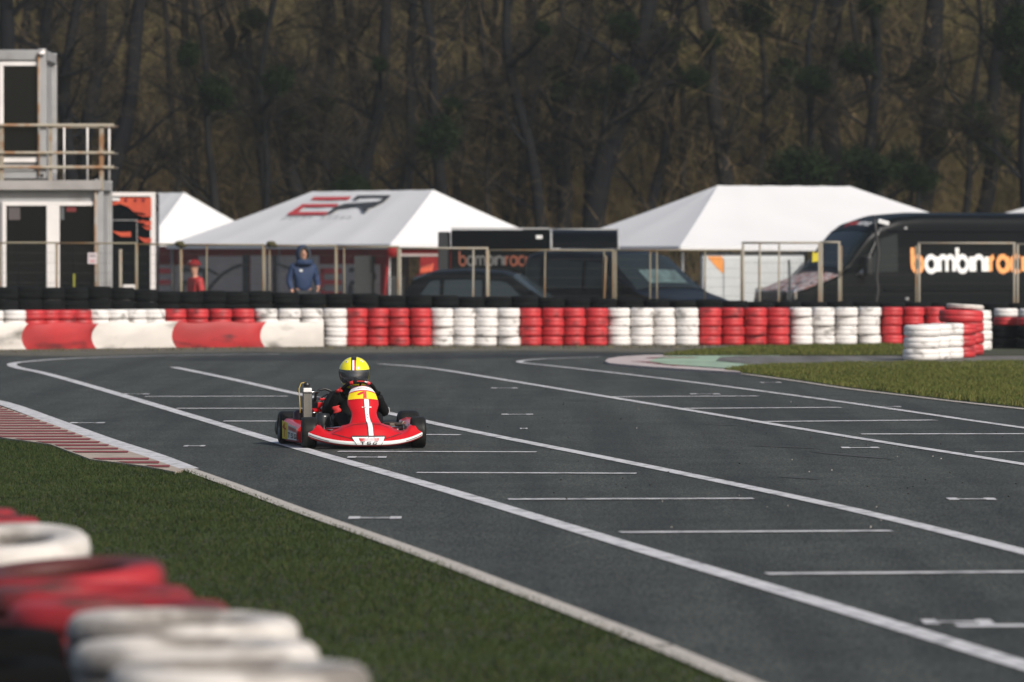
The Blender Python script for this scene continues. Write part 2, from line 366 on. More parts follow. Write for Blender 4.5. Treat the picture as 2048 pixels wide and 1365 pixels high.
def grassmat(name, c, c2, c3):
    m = mat(name, c, .75, c2=c2, vscale=1.3, ramp=(.3, .7)); nt = m.node_tree
    b = nt.nodes['Principled BSDF']; src = b.inputs['Base Color'].links[0].from_socket
    n = nt.nodes.new('ShaderNodeTexNoise'); n.inputs['Scale'].default_value = 14; tc = nt.nodes.new('ShaderNodeTexCoord'); nt.links.new(tc.outputs['Object'], n.inputs['Vector'])
    mr = nt.nodes.new('ShaderNodeMapRange'); mr.inputs[1].default_value = .5; mr.inputs[2].default_value = .7; nt.links.new(n.outputs[0], mr.inputs[0])
    x = nt.nodes.new('ShaderNodeMix'); x.data_type = 'RGBA'; nt.links.new(mr.outputs[0], x.inputs[0]); nt.links.new(src, x.inputs[6]); x.inputs[7].default_value = (*c3, 1)
    nt.links.new(x.outputs[2], b.inputs['Base Color']); b.inputs['Specular IOR Level'].default_value = .2; return m
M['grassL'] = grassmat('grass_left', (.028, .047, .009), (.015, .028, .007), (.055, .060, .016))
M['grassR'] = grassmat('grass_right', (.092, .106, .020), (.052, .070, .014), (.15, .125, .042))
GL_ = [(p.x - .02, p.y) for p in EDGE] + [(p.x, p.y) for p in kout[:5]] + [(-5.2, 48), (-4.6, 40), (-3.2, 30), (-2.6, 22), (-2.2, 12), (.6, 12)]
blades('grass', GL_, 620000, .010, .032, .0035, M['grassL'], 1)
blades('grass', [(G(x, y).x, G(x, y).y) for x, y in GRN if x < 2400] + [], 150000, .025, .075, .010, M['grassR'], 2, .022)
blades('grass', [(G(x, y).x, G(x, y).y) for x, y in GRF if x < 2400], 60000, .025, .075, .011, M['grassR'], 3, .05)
# weeds and leaves at the foot of the wall
vg = MB(); pts = [(G(px, wy(px) + 3).x, G(px, wy(px) + 3).y) for px in range(-100, 2200, 50)]
blades('wall_weeds', pts + [(x, y - 1.0) for x, y in reversed(pts)], 9000, .02, .08, .012, mat('weeds', (.15, .12, .07), .9, c2=(.05, .06, .02), vscale=4), 4, .008)

# ================================================================== TYRES
def tyre_mesh(name, r, h, m, n=36, hole=.56, groove=True):
    ro = r; ri = r * hole; hh = h / 2 - .002
    prof = [(ri, -hh * .55), (ri * 1.04, -hh * .8), (ri * 1.12, -hh * .93), (ro * .80, -hh), (ro * .92, -hh * .96), (ro * .978, -hh * .74), (ro * .998, -hh * .38)]
    if groove: prof += [(ro, -hh * .12), (ro * .984, -hh * .07), (ro * .984, hh * .07), (ro, hh * .12)]
    else: prof += [(ro, 0)]
    prof += [(ro * .998, hh * .38), (ro * .978, hh * .74), (ro * .92, hh * .96), (ro * .80, hh), (ri * 1.12, hh * .93), (ri * 1.04, hh * .8), (ri, hh * .55), (ri * 1.1, hh * .3), (ri * 1.1, -hh * .3)]
    mb = MB(); mb.lathe([(a, b + h / 2) for a, b in prof], n, closed=True); o = mb.build(name, m); return o
protos = {}
def tyre(kind, r, h, loc, label, group, tilt=(0, 0), cat='tyre'):
    key = (kind, round(r, 3), round(h, 3)); nm = {'red': 'painted_tyre', 'white': 'painted_tyre', 'black': 'rubber_tyre'}[kind]
    if key not in protos:
        o = tyre_mesh(nm, r, h, M[kind + ('near' if r > .245 and h < .16 else 'tyre')]); protos[key] = o
    else:
        o = protos[key].copy(); o.name = nm; col.objects.link(o)
    o.location = loc; o.rotation_euler = (tilt[0], tilt[1], 0 if tilt != (0, 0) else rnd.uniform(0, 6.28)); tag(o, label, cat, group); return o
ORD = ['first', 'second', 'third', 'fourth', 'fifth', 'sixth', 'seventh', 'eighth', 'ninth', 'tenth']
TH = .157
LAY4 = ['bottom', 'second-lowest', 'second-highest', 'top']
blocks = [('white', 645, 692, 1, 'single white stack beside the white belt'), ('red', 692, 861, 4, 'red block above the kart driver'),
          ('white', 861, 1039, 4, 'white block right of the kart'), ('red', 1039, 1215, 4, 'middle red block of the wall'),
          ('white', 1215, 1397, 4, 'white block behind the kerb tip'), ('red', 1397, 1580, 4, 'red block below the minivan'),
          ('white', 1580, 1762, 4, 'white block below the van bonnet'), ('red', 1762, 1892, 3, 'red block ending behind the chicane')]
cols_wall = []
def base_at(px): 
    p = G(px, wy(px)); return Vector((p.x, p.y, 0))
for kind, a, b, n, where in blocks:
    for i in range(n):
        c = a + (b - a) * (i + .5) / n; p = base_at(c); w = (b - a) / n / 119.0
        r = min(.196, w / 2 * 1.02) if n > 1 else .19
        p.y += r + .03 * rnd.uniform(-1, 1); z = .008
        for L in range(4):
            jx, jy = rnd.uniform(-.014, .014), rnd.uniform(-.03, .03)
            lab = f"{LAY4[L]} {kind} tyre, " + (where if n == 1 else f"{ORD[i]} stack from left in {where}")
            tyre(kind, round(w / 2 * 1.025, 3), TH, (p.x + jx, p.y + jy, z), lab, 'painted tyres in the far wall'); z += TH
        cols_wall.append((p.x, p.y))
# left: tyres lying on the belted base
lb = [('white', -40, 48, 2, 'left-edge white run'), ('red', 48, 175, 4, 'dull red run near the left edge'), ('white', 175, 325, 4, 'white run above the white belt panel'), ('red', 325, 508, 4, 'red run behind the spotted belt'), ('white', 508, 645, 3, 'white run above the last belt')]
for kind, a, b, n, where in lb:
    for i in range(n):
        c = a + (b - a) * (i + .5) / n; p = base_at(c); r = .19; p.y += .22
        for L in (2, 3):
            lab = f"{'upper' if L == 3 else 'lower'} {kind} tyre, {ORD[i]} from the left in the {where}"
            tyre(kind, r if n != 3 else .192, TH, (p.x + rnd.uniform(-.01, .01), p.y + (0 if L == 3 else .02), .008 + TH * L), lab, 'painted tyres above the belt')
# belt: rubber conveyor belting wrapped round the base rows
bnames = [(-60, 50, 'white', 'white belt panel at the left edge of the photo'), (50, 190, 'red', 'dark-stained red belt panel near the left edge'), (190, 350, 'white', 'white belt panel with a grey scuff between two red panels'),
          (350, 527, 'red', 'bright red belt panel with a dark spot at its lower right'), (527, 645, 'white', 'white belt panel ending at the bare tyre stacks')]
for a, b, kind, lab in bnames:
    mb = MB(); n = 14
    def bf(u, v, a=a, b=b):
        px = a + (b - a) * u + (1 - v) * (6 if kind == 'red' else -6) * 0; p = base_at(px)
        prof = [(-.045, .012), (-.06, .10), (-.065, .2), (-.06, .32), (-.045, .40), (-.035, .425), (-.015, .425), (-.02, .39), (-.035, .30), (-.04, .2), (-.03, .10), (-.02, .012)]
        k = v * (len(prof) - 1); i0 = min(int(k), len(prof) - 2); t = k - i0
        dy = prof[i0][0] * (1 - t) + prof[i0 + 1][0] * t; z = prof[i0][1] * (1 - t) + prof[i0 + 1][1] * t
        wob = .012 * math.sin(px * .11) + .008 * math.sin(px * .37 + 1)
        cut = .0
        if u in (0.0, 1.0): cut = (.10 * (abs(z - .2) / .22) ** 2 - .05) * (1 if kind == 'red' else 1)
        if b > 600 and u == 1.0: cut = .02
        return Vector((p.x + (cut if u == 0 else (cut if u == 1 else 0)), p.y + dy + wob * .5 - .0, z + (.015 * math.sin(px * .06) if z > .3 else 0)))
    mb.grid(bf, n, 22); o = mb.build('belt_panel', M['belt' + kind]); tag(o, lab, 'belt panel', 'belt panels wrapped on the wall base')
# plinth under the left tyres (hidden behind the belt)
pl = MB(); pxs = list(range(-60, 646, 47))
for a, b in zip(pxs, pxs[1:]):
    A0, B0 = base_at(a), base_at(b)
    q = [A0 + Vector((0, .0, 0)), B0 + Vector((0, .0, 0)), B0 + Vector((0, .42, 0)), A0 + Vector((0, .42, 0))]; pl.prism(q, (0, 0, .008 + TH * 2 - .003))
struct(pl.build('wall_plinth', M['bank']))

# black tyres on an earth bank behind
def btop(px):
    T = [(-300, 1.03), (0, 1.02), (200, 1.0), (300, .93), (500, .92), (700, .87), (1100, .81), (1300, .775), (1550, .745), (1760, .72), (2300, .70)]
    for (a, b), (c, d) in zip(T, T[1:]):
        if a <= px <= c: return b + (d - b) * (px - a) / (c - a)
BH = .205; bank = MB(); cols = []; px = -190
while px < 2120:
    sx = F / (base_at(px).y + .72); dx = .445 * sx; 
    if px < 500: dx = .38 * sx
    cols.append(px); px += dx
landmarks = [(0, 'left of the white belt'), (230, 'below the office container'), (480, 'below the red-jacketed person'), (690, 'below the hooded man and ER banner'), (900, 'below the grey car bonnet side'), (1120, 'below the dark trailer lettering'), (1320, 'below the trailer awning end'), (1500, 'below the parked dark van'), (1720, 'below the white container'), (1900, 'below the lettered black van'), (9999, 'at the right end of the row')]
landmarks = [(110, 'near the left edge'), (300, 'below the office container doors'), (520, 'left of the hooded man'), (700, 'below the hooded man'), (880, 'below the red tent side'), (1090, 'below the parked car'), (1240, 'below the trailer awning'), (1460, 'below the parked dark minivan'), (1680, 'below the white container'), (1900, 'below the large black van'), (9999, 'at the right end of the row')]
cnt = {}
NLAY = 2
prev = None; rail = []
for k, px in enumerate(cols):
    b = base_at(px); r = .236 if px > 500 else .228; cx, cy = b.x, b.y + .73 + .04 * rnd.uniform(-1, 1)
    jig = rnd.uniform(-.02, .02); top = btop(px) + jig; zb = top - BH * NLAY
    rail.append((cx, cy, zb))
    where = next(w for lim, w in landmarks if px < lim); cnt[where] = cnt.get(where, 0) + 1; i = cnt[where] - 1
    for L in range(NLAY):
        lab = f"{'upper' if L else 'lower'} black tyre, {ORD[i]} black stack {where}"
        tyre('black', r, BH, (cx + rnd.uniform(-.004, .004), cy + rnd.uniform(-.02, .02), zb + BH * L), lab, 'black tyres on top of the bank')
for k, (x, y, z) in enumerate(rail):
    zz = z - .001; bank.prism([Vector((x - .215, y - .25, 0)), Vector((x + .215, y - .25, 0)), Vector((x + .215, y + .32, 0)), Vector((x - .215, y + .32, 0))], (0, 0, zz))
struct(bank.build('tyre_bank', M['bank']))

# right-hand chicane
def stackc(pxr, Y, r, kinds, h, what):
    x = XP(pxr, Y) - r; z = .046
    names = ['bottom', 'second', 'third', 'fourth', 'fifth']
    for i, kd in enumerate(kinds):
        lab = f"{'top' if i == len(kinds) - 1 else names[i] + ('' if i == 0 else '-lowest')} {kd} tyre of {what}"
        tyre(kd, r, h, (x + rnd.uniform(-.01, .01), Y + rnd.uniform(-.01, .01), z), lab, 'tyres of the chicane stacks'); z += h
    return x, z
stackc(1881, 80.2, .262, ['white'] * 3, .166, 'the nearest low white chicane stack')
stackc(1903, 80.75, .25, ['white'] * 3, .168, 'the middle low white chicane stack')
stackc(1927, 81.3, .245, ['white'] * 3, .170, 'the rear low white chicane stack')
x1_, z1_ = stackc(1953, 82.3, .25, ['red'] * 3, .163, 'the front red chicane stack')
x2_, z2_ = stackc(1968, 84.0, .24, ['red'] * 3, .168, 'the rear red chicane stack')
tyre('red', .325, .185, (XP(1922, 82.4), 82.4, .046 + .489 + .012), 'large dark red tyre lying across the top of the red chicane stacks', 'tyres of the chicane stacks', (R(-1.2), R(1.5)))
tyre('white', .275, .075, (XP(1930, 82.45), 82.45, .046 + .489 + .205), 'thin white tyre lying on the large red tyre', 'tyres of the chicane stacks', (R(-1), R(3)))
stackc(1984, 88.2, .19, ['white'] * 4, .156, 'the narrow white stack beyond the red ones')
rx = [(2012, 89.6), (2062, 89.2), (2112, 88.8)]
nm = ['left', 'middle', 'right']
for i, (px, Y) in enumerate(rx):
    z = .01
    for kd, r, h in (('black', .22, .2), ('black', .22, .2), ('red', .205, .135), ('white', .19, .14)):
        lv = 'bottom ' if z < .1 else ('second-lowest ' if (kd == 'black') else '')
        wh = {0: 'at the right edge of the photo', 1: 'cut by the right edge of the photo', 2: 'just outside the right edge'}[i]
        tyre(kd, r, h, (XP(px, Y), Y, z), f"{lv}{kd} tyre of the mixed-colour stack {wh}", 'tyres of the mixed stacks'); z += h

# foreground rows, out of focus
fg = [(38, 1020, 'red'), (82, 1037, 'red'), (116, 1056, 'red'), (183, 1076, 'white'), (340, 1140, 'red'), (388, 1178, 'red'), (461, 1208, 'red'), (598, 1240, 'white'), (640, 1289, 'white'), (742, 1334, 'white')]
fn = ['farthest red', 'second farthest red', 'third farthest red', 'lone white', 'bright tilted red', 'middle near red', 'nearest red', 'farthest of three white', 'middle of three white', 'nearest white']
for k, (px, py, kd) in enumerate(fg):
    r = .305 if k > 2 else .25; H = .155; n = 4; zt = n * H
    Y = F * (CAMZ - zt) / (py - HY)
    x = XP(px, Y) - r
    tl = {3: (R(6.5), R(-1)), 4: (R(3.5), R(-3.5)), 7: (R(1), R(1.5))}.get(k, (0, 0))
    for L in range(n):
        lz = ['bottom', 'second-lowest', 'second-highest', 'top'][L]
        t_ = tl if L == n - 1 else (0, 0)
        o = tyre(kd, r, H, (x + (0 if L == n - 1 else rnd.uniform(-.012, .012)), Y, .006 + L * H + (.006 if t_[0] else 0)), f"blurred {lz} {kd} tyre of the {fn[k]} foreground stack", 'blurred foreground tyres', t_)
for px, Y, n in ((128, 14.6, 4), (150, 13.5, 4)):
    r = .305; x = XP(px, Y) - r
    for L in range(n):
        lz = ['bottom', 'second-lowest', 'second-highest', 'top'][L]
        tyre('black', r, .155, (x, Y, .006 + L * .15), f"blurred {lz} black tyre {'nearest the bottom-left corner' if Y < 14 else 'behind the corner stack at bottom-left'}", 'blurred foreground black tyres')

# ================================================================== LETTERING
def arc(cx, cy, r, a0, a1, n=14): return [(cx + r * math.cos(R(a0 + (a1 - a0) * i / n)), cy + r * math.sin(R(a0 + (a1 - a0) * i / n))) for i in range(n + 1)]
GL = {'a': (1.0, [arc(.5, .5, .5, 0, 360, 22), [(1, 1.0), (1, 0)]]), 'b': (1.0, [[(0, 1.6), (0, .5)], arc(.5, .5, .5, 0, 360, 22)]),
      'm': (1.44, [[(0, 1), (0, 0)], [(0, .64)] + arc(.36, .64, .36, 180, 0, 10) + [(.72, 0)], [(.72, .64)] + arc(1.08, .64, .36, 180, 0, 10) + [(1.44, 0)]]),
      'n': (.9, [[(0, 1), (0, 0)], [(0, .55)] + arc(.45, .55, .45, 180, 0, 12) + [(.9, 0)]]), 'i': (0, [[(0, 1), (0, 0)]]),
      'r': (.4, [[(0, 1), (0, 0)], [(0, .55)] + arc(.45, .55, .45, 180, 100, 6)]), 'c': (.85, [arc(.5, .5, .5, 50, 310, 18)]),
      'g': (1.0, [arc(.5, .5, .5, 0, 360, 22), [(1, 1.0), (1, -.15)] + arc(.5, -.15, .5, 0, -150, 10)])}
def ribbon(mb, pts, w, f, off=0):
    L_, Rr = [], []; n = len(pts)
    for i in range(n):
        a = pts[max(i - 1, 0)]; b = pts[min(i + 1, n - 1)]
        if i == 0 and n > 4 and pts[0] == pts[-1]: a = pts[-2]
        dx, dy = b[0] - a[0], b[1] - a[1]; l = math.hypot(dx, dy) or 1; nx, ny = -dy / l * w / 2, dx / l * w / 2
        L_.append(f(pts[i][0] + nx, pts[i][1] + ny, off)); Rr.append(f(pts[i][0] - nx, pts[i][1] - ny, off))
    mb.add(L_ + Rr, [(i, i + n, i + n + 1, i + 1) for i in range(n - 1)])
def word(text, f, w=.28, gap=.36):
    """strokes of a rounded lower-case word; f(u, v, off) maps letter units to space; returns one MB per letter"""
    out = []; x = 0
    for ch in text:
        wd, st = GL[ch]; mb = MB()
        for k, s_ in enumerate(st): ribbon(mb, [(x + a, b) for a, b in s_], w, f, k * .001)
        out.append(mb); x += wd + gap
    return out
def mergemb(l):
    m = MB()
    for q in l: m.add(q.v, q.f)
    return m
BL = {'T': [(0, .8, 1, 1), (.38, 0, .6, .8)], 'S': [(0, .8, 1, 1), (0, .55, .22, .8), (0, .4, 1, .55), (.78, .2, 1, .4), (0, 0, 1, .2)], 'G': [(0, .8, 1, 1), (0, 0, .22, .8), (.22, 0, 1, .2), (.78, .2, 1, .5), (.5, .38, .78, .5)]}
def blocks_word(text, f, gap=.55):
    mb = MB(); x = 0
    for ch in text:
        for x0, y0, x1, y1 in BL[ch]:
            mb.grid(lambda a, b: f(x + x0 + (x1 - x0) * a + .18 * (y0 + (y1 - y0) * b), y0 + (y1 - y0) * b), 2, 6)
        x += 1 + gap
    return mb

# ================================================================== PAINTS
M['redpaint'] = mat('red_bodywork', (.50, .006, .010), .3, coat=.35, spec=.35)
M['whitepaint'] = mat('white_sticker', (.72, .72, .72), .4)
M['yellow'] = mat('yellow_sticker', (.78, .60, .01), .4)
M['helmet'] = mat('helmet_yellow', (.80, .72, .008), .25, coat=.6)
M['black'] = mat('black_plastic', (.013, .014, .015), .45)
M['suit'] = mat('black_suit', (.007, .0075, .008), .8, spec=.15, bump=.5, bscale=60)
M['seat'] = mat('seat_shell', (.014, .016, .018), .28, coat=.3)
M['kart_tyre'] = mat('kart_tyre', (.008, .008, .008), .5, spec=.2, vscale=12, c2=(.015, .0145, .013))
M['chrome'] = mat('bright_metal', (.55, .55, .54), .28, metal=1)
M['alu'] = mat('dull_metal', (.22, .22, .215), .45, metal=.9)
M['steel'] = mat('dark_steel', (.10, .10, .10), .45, metal=.8)
M['visor'] = mat('visor', (.12, .13, .155), .22, metal=.85, coat=.6)
M['glove'] = mat('red_glove', (.50, .02, .02), .7)

# ================================================================== KART
KY = R(8.6)
kart = empty('go_kart', (-1.262, 46.12, .005), KY); kart.scale = (1.035, 1, .985)
tag(kart, 'red racing kart with number 1 plate and white centre stripe driving on the track', 'go-kart')
def S(k): return k * k * (3 - 2 * k)
FH = .455
def zt(x):
    a = abs(x)
    pts = [(0, .212), (.10, .208), (.17, .188), (.23, .158), (.28, .138), (.315, .150), (.35, .186), (.395, .204), (.43, .196), (.47, .150)]
    for (p, q), (r_, s_) in zip(pts, pts[1:]):
        if p <= a <= r_: return q + (s_ - q) * S((a - p) / (r_ - p))
    return .14
def yf(x): a = min(abs(x) / FH, 1); return -.84 + .24 * a ** 2.2
def zb(x): a = min(abs(x) / FH, 1); return .032 + .075 * a ** 3
def fair(x, t, off=0.0):
    """front fairing surface: t 0 bottom lip .. .5 front edge .. 1 rear top"""
    f_ = yf(x); b_ = zb(x); tp = zt(x); a = abs(x)
    depth = .20 if a < .2 else (.20 - .05 * S(min((a - .2) / .15, 1)))
    prof = [(f_ + .03, b_ - .008), (f_ + .004, b_), (f_, b_ + .018), (f_ + .006, b_ + .034), (f_ + .03, b_ + .05 + .1 * max(0, tp - .16)), (f_ + depth * .45, b_ + (tp - b_) * .80), (f_ + depth * .75, tp - .005), (f_ + depth, tp), (f_ + depth + .03, tp - .012)]
    k = t * (len(prof) - 1); i = min(int(k), len(prof) - 2); q = k - i
    y = prof[i][0] * (1 - q) + prof[i + 1][0] * q; z = prof[i][1] * (1 - q) + prof[i + 1][1] * q
    n = Vector((0, -(prof[i + 1][1] - prof[i][1]), (prof[i + 1][0] - prof[i][0]))); n.normalize()
    n = Vector((0, -abs(n.y), abs(n.z)))
    return Vector((x, y, z)) + n * off
mb = MB(); mb.grid(lambda u, v: fair((u * 2 - 1) * FH, v), 64, 24); fr = mb.build('front_fairing', M['redpaint'], kart, solid=.006)
mb = MB(); mb.grid(lambda u, v: fair((u * 2 - 1) * FH * .998, .0 + v * .34, .0055), 60, 8)
mb.build('lower_stripe', M['whitepaint'], fr)
for s_ in (-1, 1):                          # end caps of the wings
    mb = MB(); mb.add([fair(s_ * FH, i / 12) for i in range(13)] + [Vector((s_ * FH, -.42, .10))], [tuple(range(14))]); mb.build('wing_end', M['redpaint'], fr, auto=True)
# white plate with lettering
def plate(u, v, off=.009):                  # u -1..1, v 0..1
    w = .086 + .042 * v; return fair(u * w, .06 + v * .46, off)
mb = MB(); mb.grid(lambda u, v: plate(u * 2 - 1, v, .0085), 10, 14); mb.build('badge_plate', M['whitepaint'], fr)
mb = MB()
for s_ in (-1, 1): mb.grid(lambda u, v, s_=s_: plate(s_ * (1 + .04 * u), v, .0105), 1, 14)
mb.grid(lambda u, v: plate(u * 2 - 1, .98 + .03 * v, .0105), 10, 1)
blk = mat('black_print', (.02, .02, .022), .5); redp = mat('red_print', (.5, .02, .02), .5)
mb.build('badge_edge', blk, fr)
mb = blocks_word('TSG', lambda u, v: plate(-.66 + u * .305,   .20 + v * .36, .0145)); mb.build('lettering', blk, fr)
mb = MB()
for i in range(15):
    w = (.05, .045, .04, .035, .02, .012, .010, .010, .010, .010, .014, .02, .03, .035, .035)[i]; u0 = -.62 + i * .087
    mb.add([plate(u0, .63, .0125), plate(u0 + w * 1.4, .63, .0125), plate(u0 + w * 1.4, .88, .0125), plate(u0, .88, .0125)], [(0, 1, 2, 3)])
mb.build('bar_logo', redp, fr)
# fine black seam lines
mb = MB()
def seam(pts, w=.004): 
    ribbon(mb, pts, w, lambda a, b, o: fair(a, b, .0075))
seam([(-.26, .62), (-.2, .66), (-.1, .70), (0, .72), (.1, .70), (.2, .66), (.26, .62)], .010)
seam([(-.27, .60), (-.2, .52), (-.13, .46)], .012); seam([(.27, .60), (.2, .52), (.13, .46)], .012)
mb.build('seam_line', blk, fr)
for s_, a, b in ((-1, .30, .44), (1, .30, .44)):
    mb = MB(); mb.grid(lambda u, v: fair(s_ * (a + (b - a) * u), .18 + .03 * v - .0 * u, .0085), 8, 1); mb.build('pinstripe', blk, fr)
# nassau panel
def nas(u, v, off=0.0):                     # u -1..1 across, v 0 bottom .. 1 top
    hw = [.128, .112, .099, .096, .108, .120, .120, .113, .102, .080]
    k = v * 9; i = min(int(k), 8); q = k - i; w = hw[i] * (1 - q) + hw[i + 1] * q
    z = .190 + .285 * v; y = -.645 + .26 * v ** .8
    arch = .0
    c = 1 - u * u * .9
    bul = .055 * (1 - abs(u) ** 2.4)
    yy = y - bul + .02
    zz = z + (.028 * (1 - u * u) if v > .9 else .028 * (1 - u * u) * max(0, (v - .5) / .4) * 1)
    n = Vector((u * .55, -1, .35)).normalized()
    return Vector((u * w, yy, zz)) + n * off
mb = MB(); mb.grid(lambda u, v: nas(u * 2 - 1, v), 24, 30); nsp = mb.build('front_panel', M['redpaint'], kart, solid=.006)
def nq(name, u0, u1, v0, v1, m, off, nu=8, nv=8):
    q = MB(); q.grid(lambda u, v: nas(u0 + (u1 - u0) * u, v0 + (v1 - v0) * v, off), nu, nv); return q.build(name, m, nsp)
nq('name_strip', -.97, .97, .885, .985, M['whitepaint'], .006)
nq('plate_edge', -.97, .97, .86, .885, redp, .0065)
nq('number_plate', -.95, .95, .69, .86, M['yellow'], .006)
nq('plate_edge', -.95, .95, .675, .69, redp, .0065)
q = MB()
for i in range(9): q.grid(lambda u, v, i=i: nas(-.40 + i * .09 + .06 * u, .925 + .022 * v, .0075), 1, 1)
q.build('small_print', mat('grey_print', (.22, .22, .24), .5), nsp)
q = MB()
for u0, u1, v0, v1, u2, u3 in ((-.02, .20, .70, .855, .02, .24),): q.add([nas(u0, v0, .0085), nas(u1, v0, .0085), nas(u3, v1, .0085), nas(u2, v1, .0085)], [(0, 1, 2, 3)])
q.add([nas(.03, .855, .0087), nas(.03, .805, .0087), nas(-.30, .77, .0087), nas(-.42, .80, .0087), nas(-.15, .84, .0087)], [(4, 3, 2, 1, 0)][:1]); q.build('number_one', redp, nsp)
nq('centre_stripe', .02, .32, .0, .675, M['whitepaint'], .006, 4, 24)
for u0 in (-.005, .32): nq('stripe_edge', u0, u0 + .03, .0, .675, blk, .0065, 1, 20)
nq('small_badge', -.16, .48, .480, .506, M['whitepaint'], .0075, 6, 2)
nq('small_print', -.10, .1, .485, .5, redp, .009, 3, 1)
for v0 in (.27, .19): nq('bolt', .13, .20, v0, v0 + .018, blk, .009, 2, 2)
q = MB(); q.grid(lambda u, v: fair(.004 + .036 * u, .50 + .48 * v, .008), 3, 8); q.build('centre_stripe', M['whitepaint'], fr)
q = MB()
for u0 in (-.001, .040): q.grid(lambda u, v: fair(u0 + .004 * u, .50 + .48 * v, .0095), 1, 8)
q.build('stripe_edge', blk, fr)
# side pods
for s_ in (-1, 1):
    mb = MB()
    def pod(u, v, s_=s_):
        y = -.30 + .62 * u; xo = .535 - .05 * (1 - u); top = .175 + .045 * u
        prof = [(.36, .04), (xo - .02, .035), (xo, .055), (xo + .01, .10), (xo, top - .02), (xo - .02, top), (xo - .10, top + .004), (.38, top - .02), (.36, .04)]
        k = v * 8; i = min(int(k), 7); q = k - i
        return Vector((s_ * (prof[i][0] * (1 - q) + prof[i + 1][0] * q), y, prof[i][1] * (1 - q) + prof[i + 1][1] * q))
    mb.grid(pod, 10, 32); 
    for e in (0, 1): mb.add([pod(e, i / 32) for i in range(32)], [tuple(range(32))])
    pd = mb.build('side_pod', M['redpaint'], kart, auto=True)
    def ps(u, v, off=.004, s_=s_):
        y = -.30 + .62 * u; xo = .535 - .05 * (1 - u); top = .175 + .045 * u
        return Vector((s_ * (xo + .012 + off), y, .055 + (top - .07) * v))
    q = MB(); q.grid(lambda u, v: ps(.02 + .60 * u, v, .002), 4, 4); q.build('side_sticker', M['whitepaint'], pd)
    q = MB(); q.grid(lambda u, v: ps(.63 + .35 * u, v, .002), 4, 4); q.build('side_sticker', M['yellow'], pd)
    fl = (lambda u, v: ps(.60 - .56 * (1 - u) if s_ < 0 else .60 - .56 * u, v, .006)) 
    q = blocks_word('TSG', lambda u, v: ps(.58 - u * .135, .12 + v * .34, .006) if s_ < 0 else ps(.10 + u * .135, .12 + v * .34, .006)); q.build('lettering', blk, pd)
    q = MB()
    for i in range(9): q.grid(lambda u, v, i=i: ps(.06 + i * .055 + .03 * u, .60 + .27 * v, .006), 1, 1)
    q.build('bar_logo', redp, pd)
    q = MB(); q.add([ps(.70, .55, .006), ps(.90, .6, .006), ps(.93, .66, .006), ps(.80, .95, .006), ps(.80, .65, .006), ps(.70, .66, .006)], [tuple(range(6))]); q.grid(lambda u, v: ps(.78 + .03 * u, .1 + .5 * v, .006), 1, 1); q.build('number_one', redp, pd)
# wheels
def wheel(x, y, r, w, rz=0, cam_=0):
    prof = [(r * .52, -w * .46), (r * .60, -w * .5), (r * .80, -w * .5), (r * .93, -w * .46), (r * .985, -w * .36), (r, -w * .2), (r, w * .2), (r * .985, w * .36), (r * .93, w * .46), (r * .80, w * .5), (r * .60, w * .5), (r * .52, w * .46)]
    W = MB().lathe(prof, 40, 'X').build('wheel', M['kart_tyre'], kart); W.location = (x, y, r); W.rotation_euler = (0, cam_, rz)
    MB().lathe([(r * .515, -w * .47), (r * .48, -w * .44), (r * .44, -w * .2), (r * .40, 0), (r * .44, w * .2), (r * .48, w * .44), (r * .515, w * .47)], 28, 'X').lathe([(.001, -w * .1), (r * .41, -w * .08), (r * .41, w * .05), (.001, w * .05)], 20, 'X').build('rim', M['alu'], W)
    MB().lathe([(.001, -w * .3), (.022, -w * .3), (.026, w * .3), (.001, w * .3)], 14, 'X').build('hub', M['steel'], W)
    return W
wheel(-.425, -.49, .127, .118, R(-4)); wheel(.425, -.49, .127, .118, R(-4))
wheel(-.475, .50, .138, .165); wheel(.475, .50, .138, .165)
# frame
fm = MB()
for s_ in (-1, 1):
    fm.tube([(s_ * .12, -.70, .055), (s_ * .14, -.45, .055), (s_ * .28, -.2, .055), (s_ * .30, .2, .055), (s_ * .27, .62, .06)], .014)
    fm.tube([(s_ * .30, -.25, .055), (s_ * .44, -.2, .07), (s_ * .44, .2, .07), (s_ * .3, .25, .055)], .011)
for y in (-.66, -.49, -.15, .25, .6): fm.tube([(-.28 if abs(y) < .4 or y > 0 else -.13, y, .055), (.28 if abs(y) < .4 or y > 0 else .13, y, .055)], .013)
fm.build('chassis_frame', M['steel'], kart)
MB().b2(-.22, .22, -.62, -.05, .040, .043).build('floor_tray', M['alu'], kart)
MB().tube([(-.53, .50, .138), (.53, .50, .138)], .016, 12).build('rear_axle', M['alu'], kart)
for s_ in (-1, 1):
    MB().tube([(s_ * .20, -.49, .10), (s_ * .38, -.49, .125)], .013).tube([(s_ * .31, -.49, .075), (s_ * .31, -.49, .19)], .012).build('stub_axle', M['black'], kart)
    MB().tube([(s_ * .03, -.40, .14), (s_ * .33, -.46, .15)], .006).build('tie_rod', M['chrome'], kart)
    MB().tube([(s_ * .17, -.70, .075), (s_ * .20, -.62, .175), (s_ * .30, -.56, .16)], .009).build('bumper_bar', M['chrome'], kart)
    MB().tube([(s_ * .12, -.52, .06), (s_ * .12, -.56, .15), (s_ * .07, -.57, .16)], .007).build('pedal', M['alu'], kart)
# rear bumper
mb = MB(); mb.tube([(-.55, .70, .13), (-.3, .74, .13), (.3, .74, .13), (.55, .70, .13)], .06, 12); mb.build('rear_bumper', M['black'], kart)
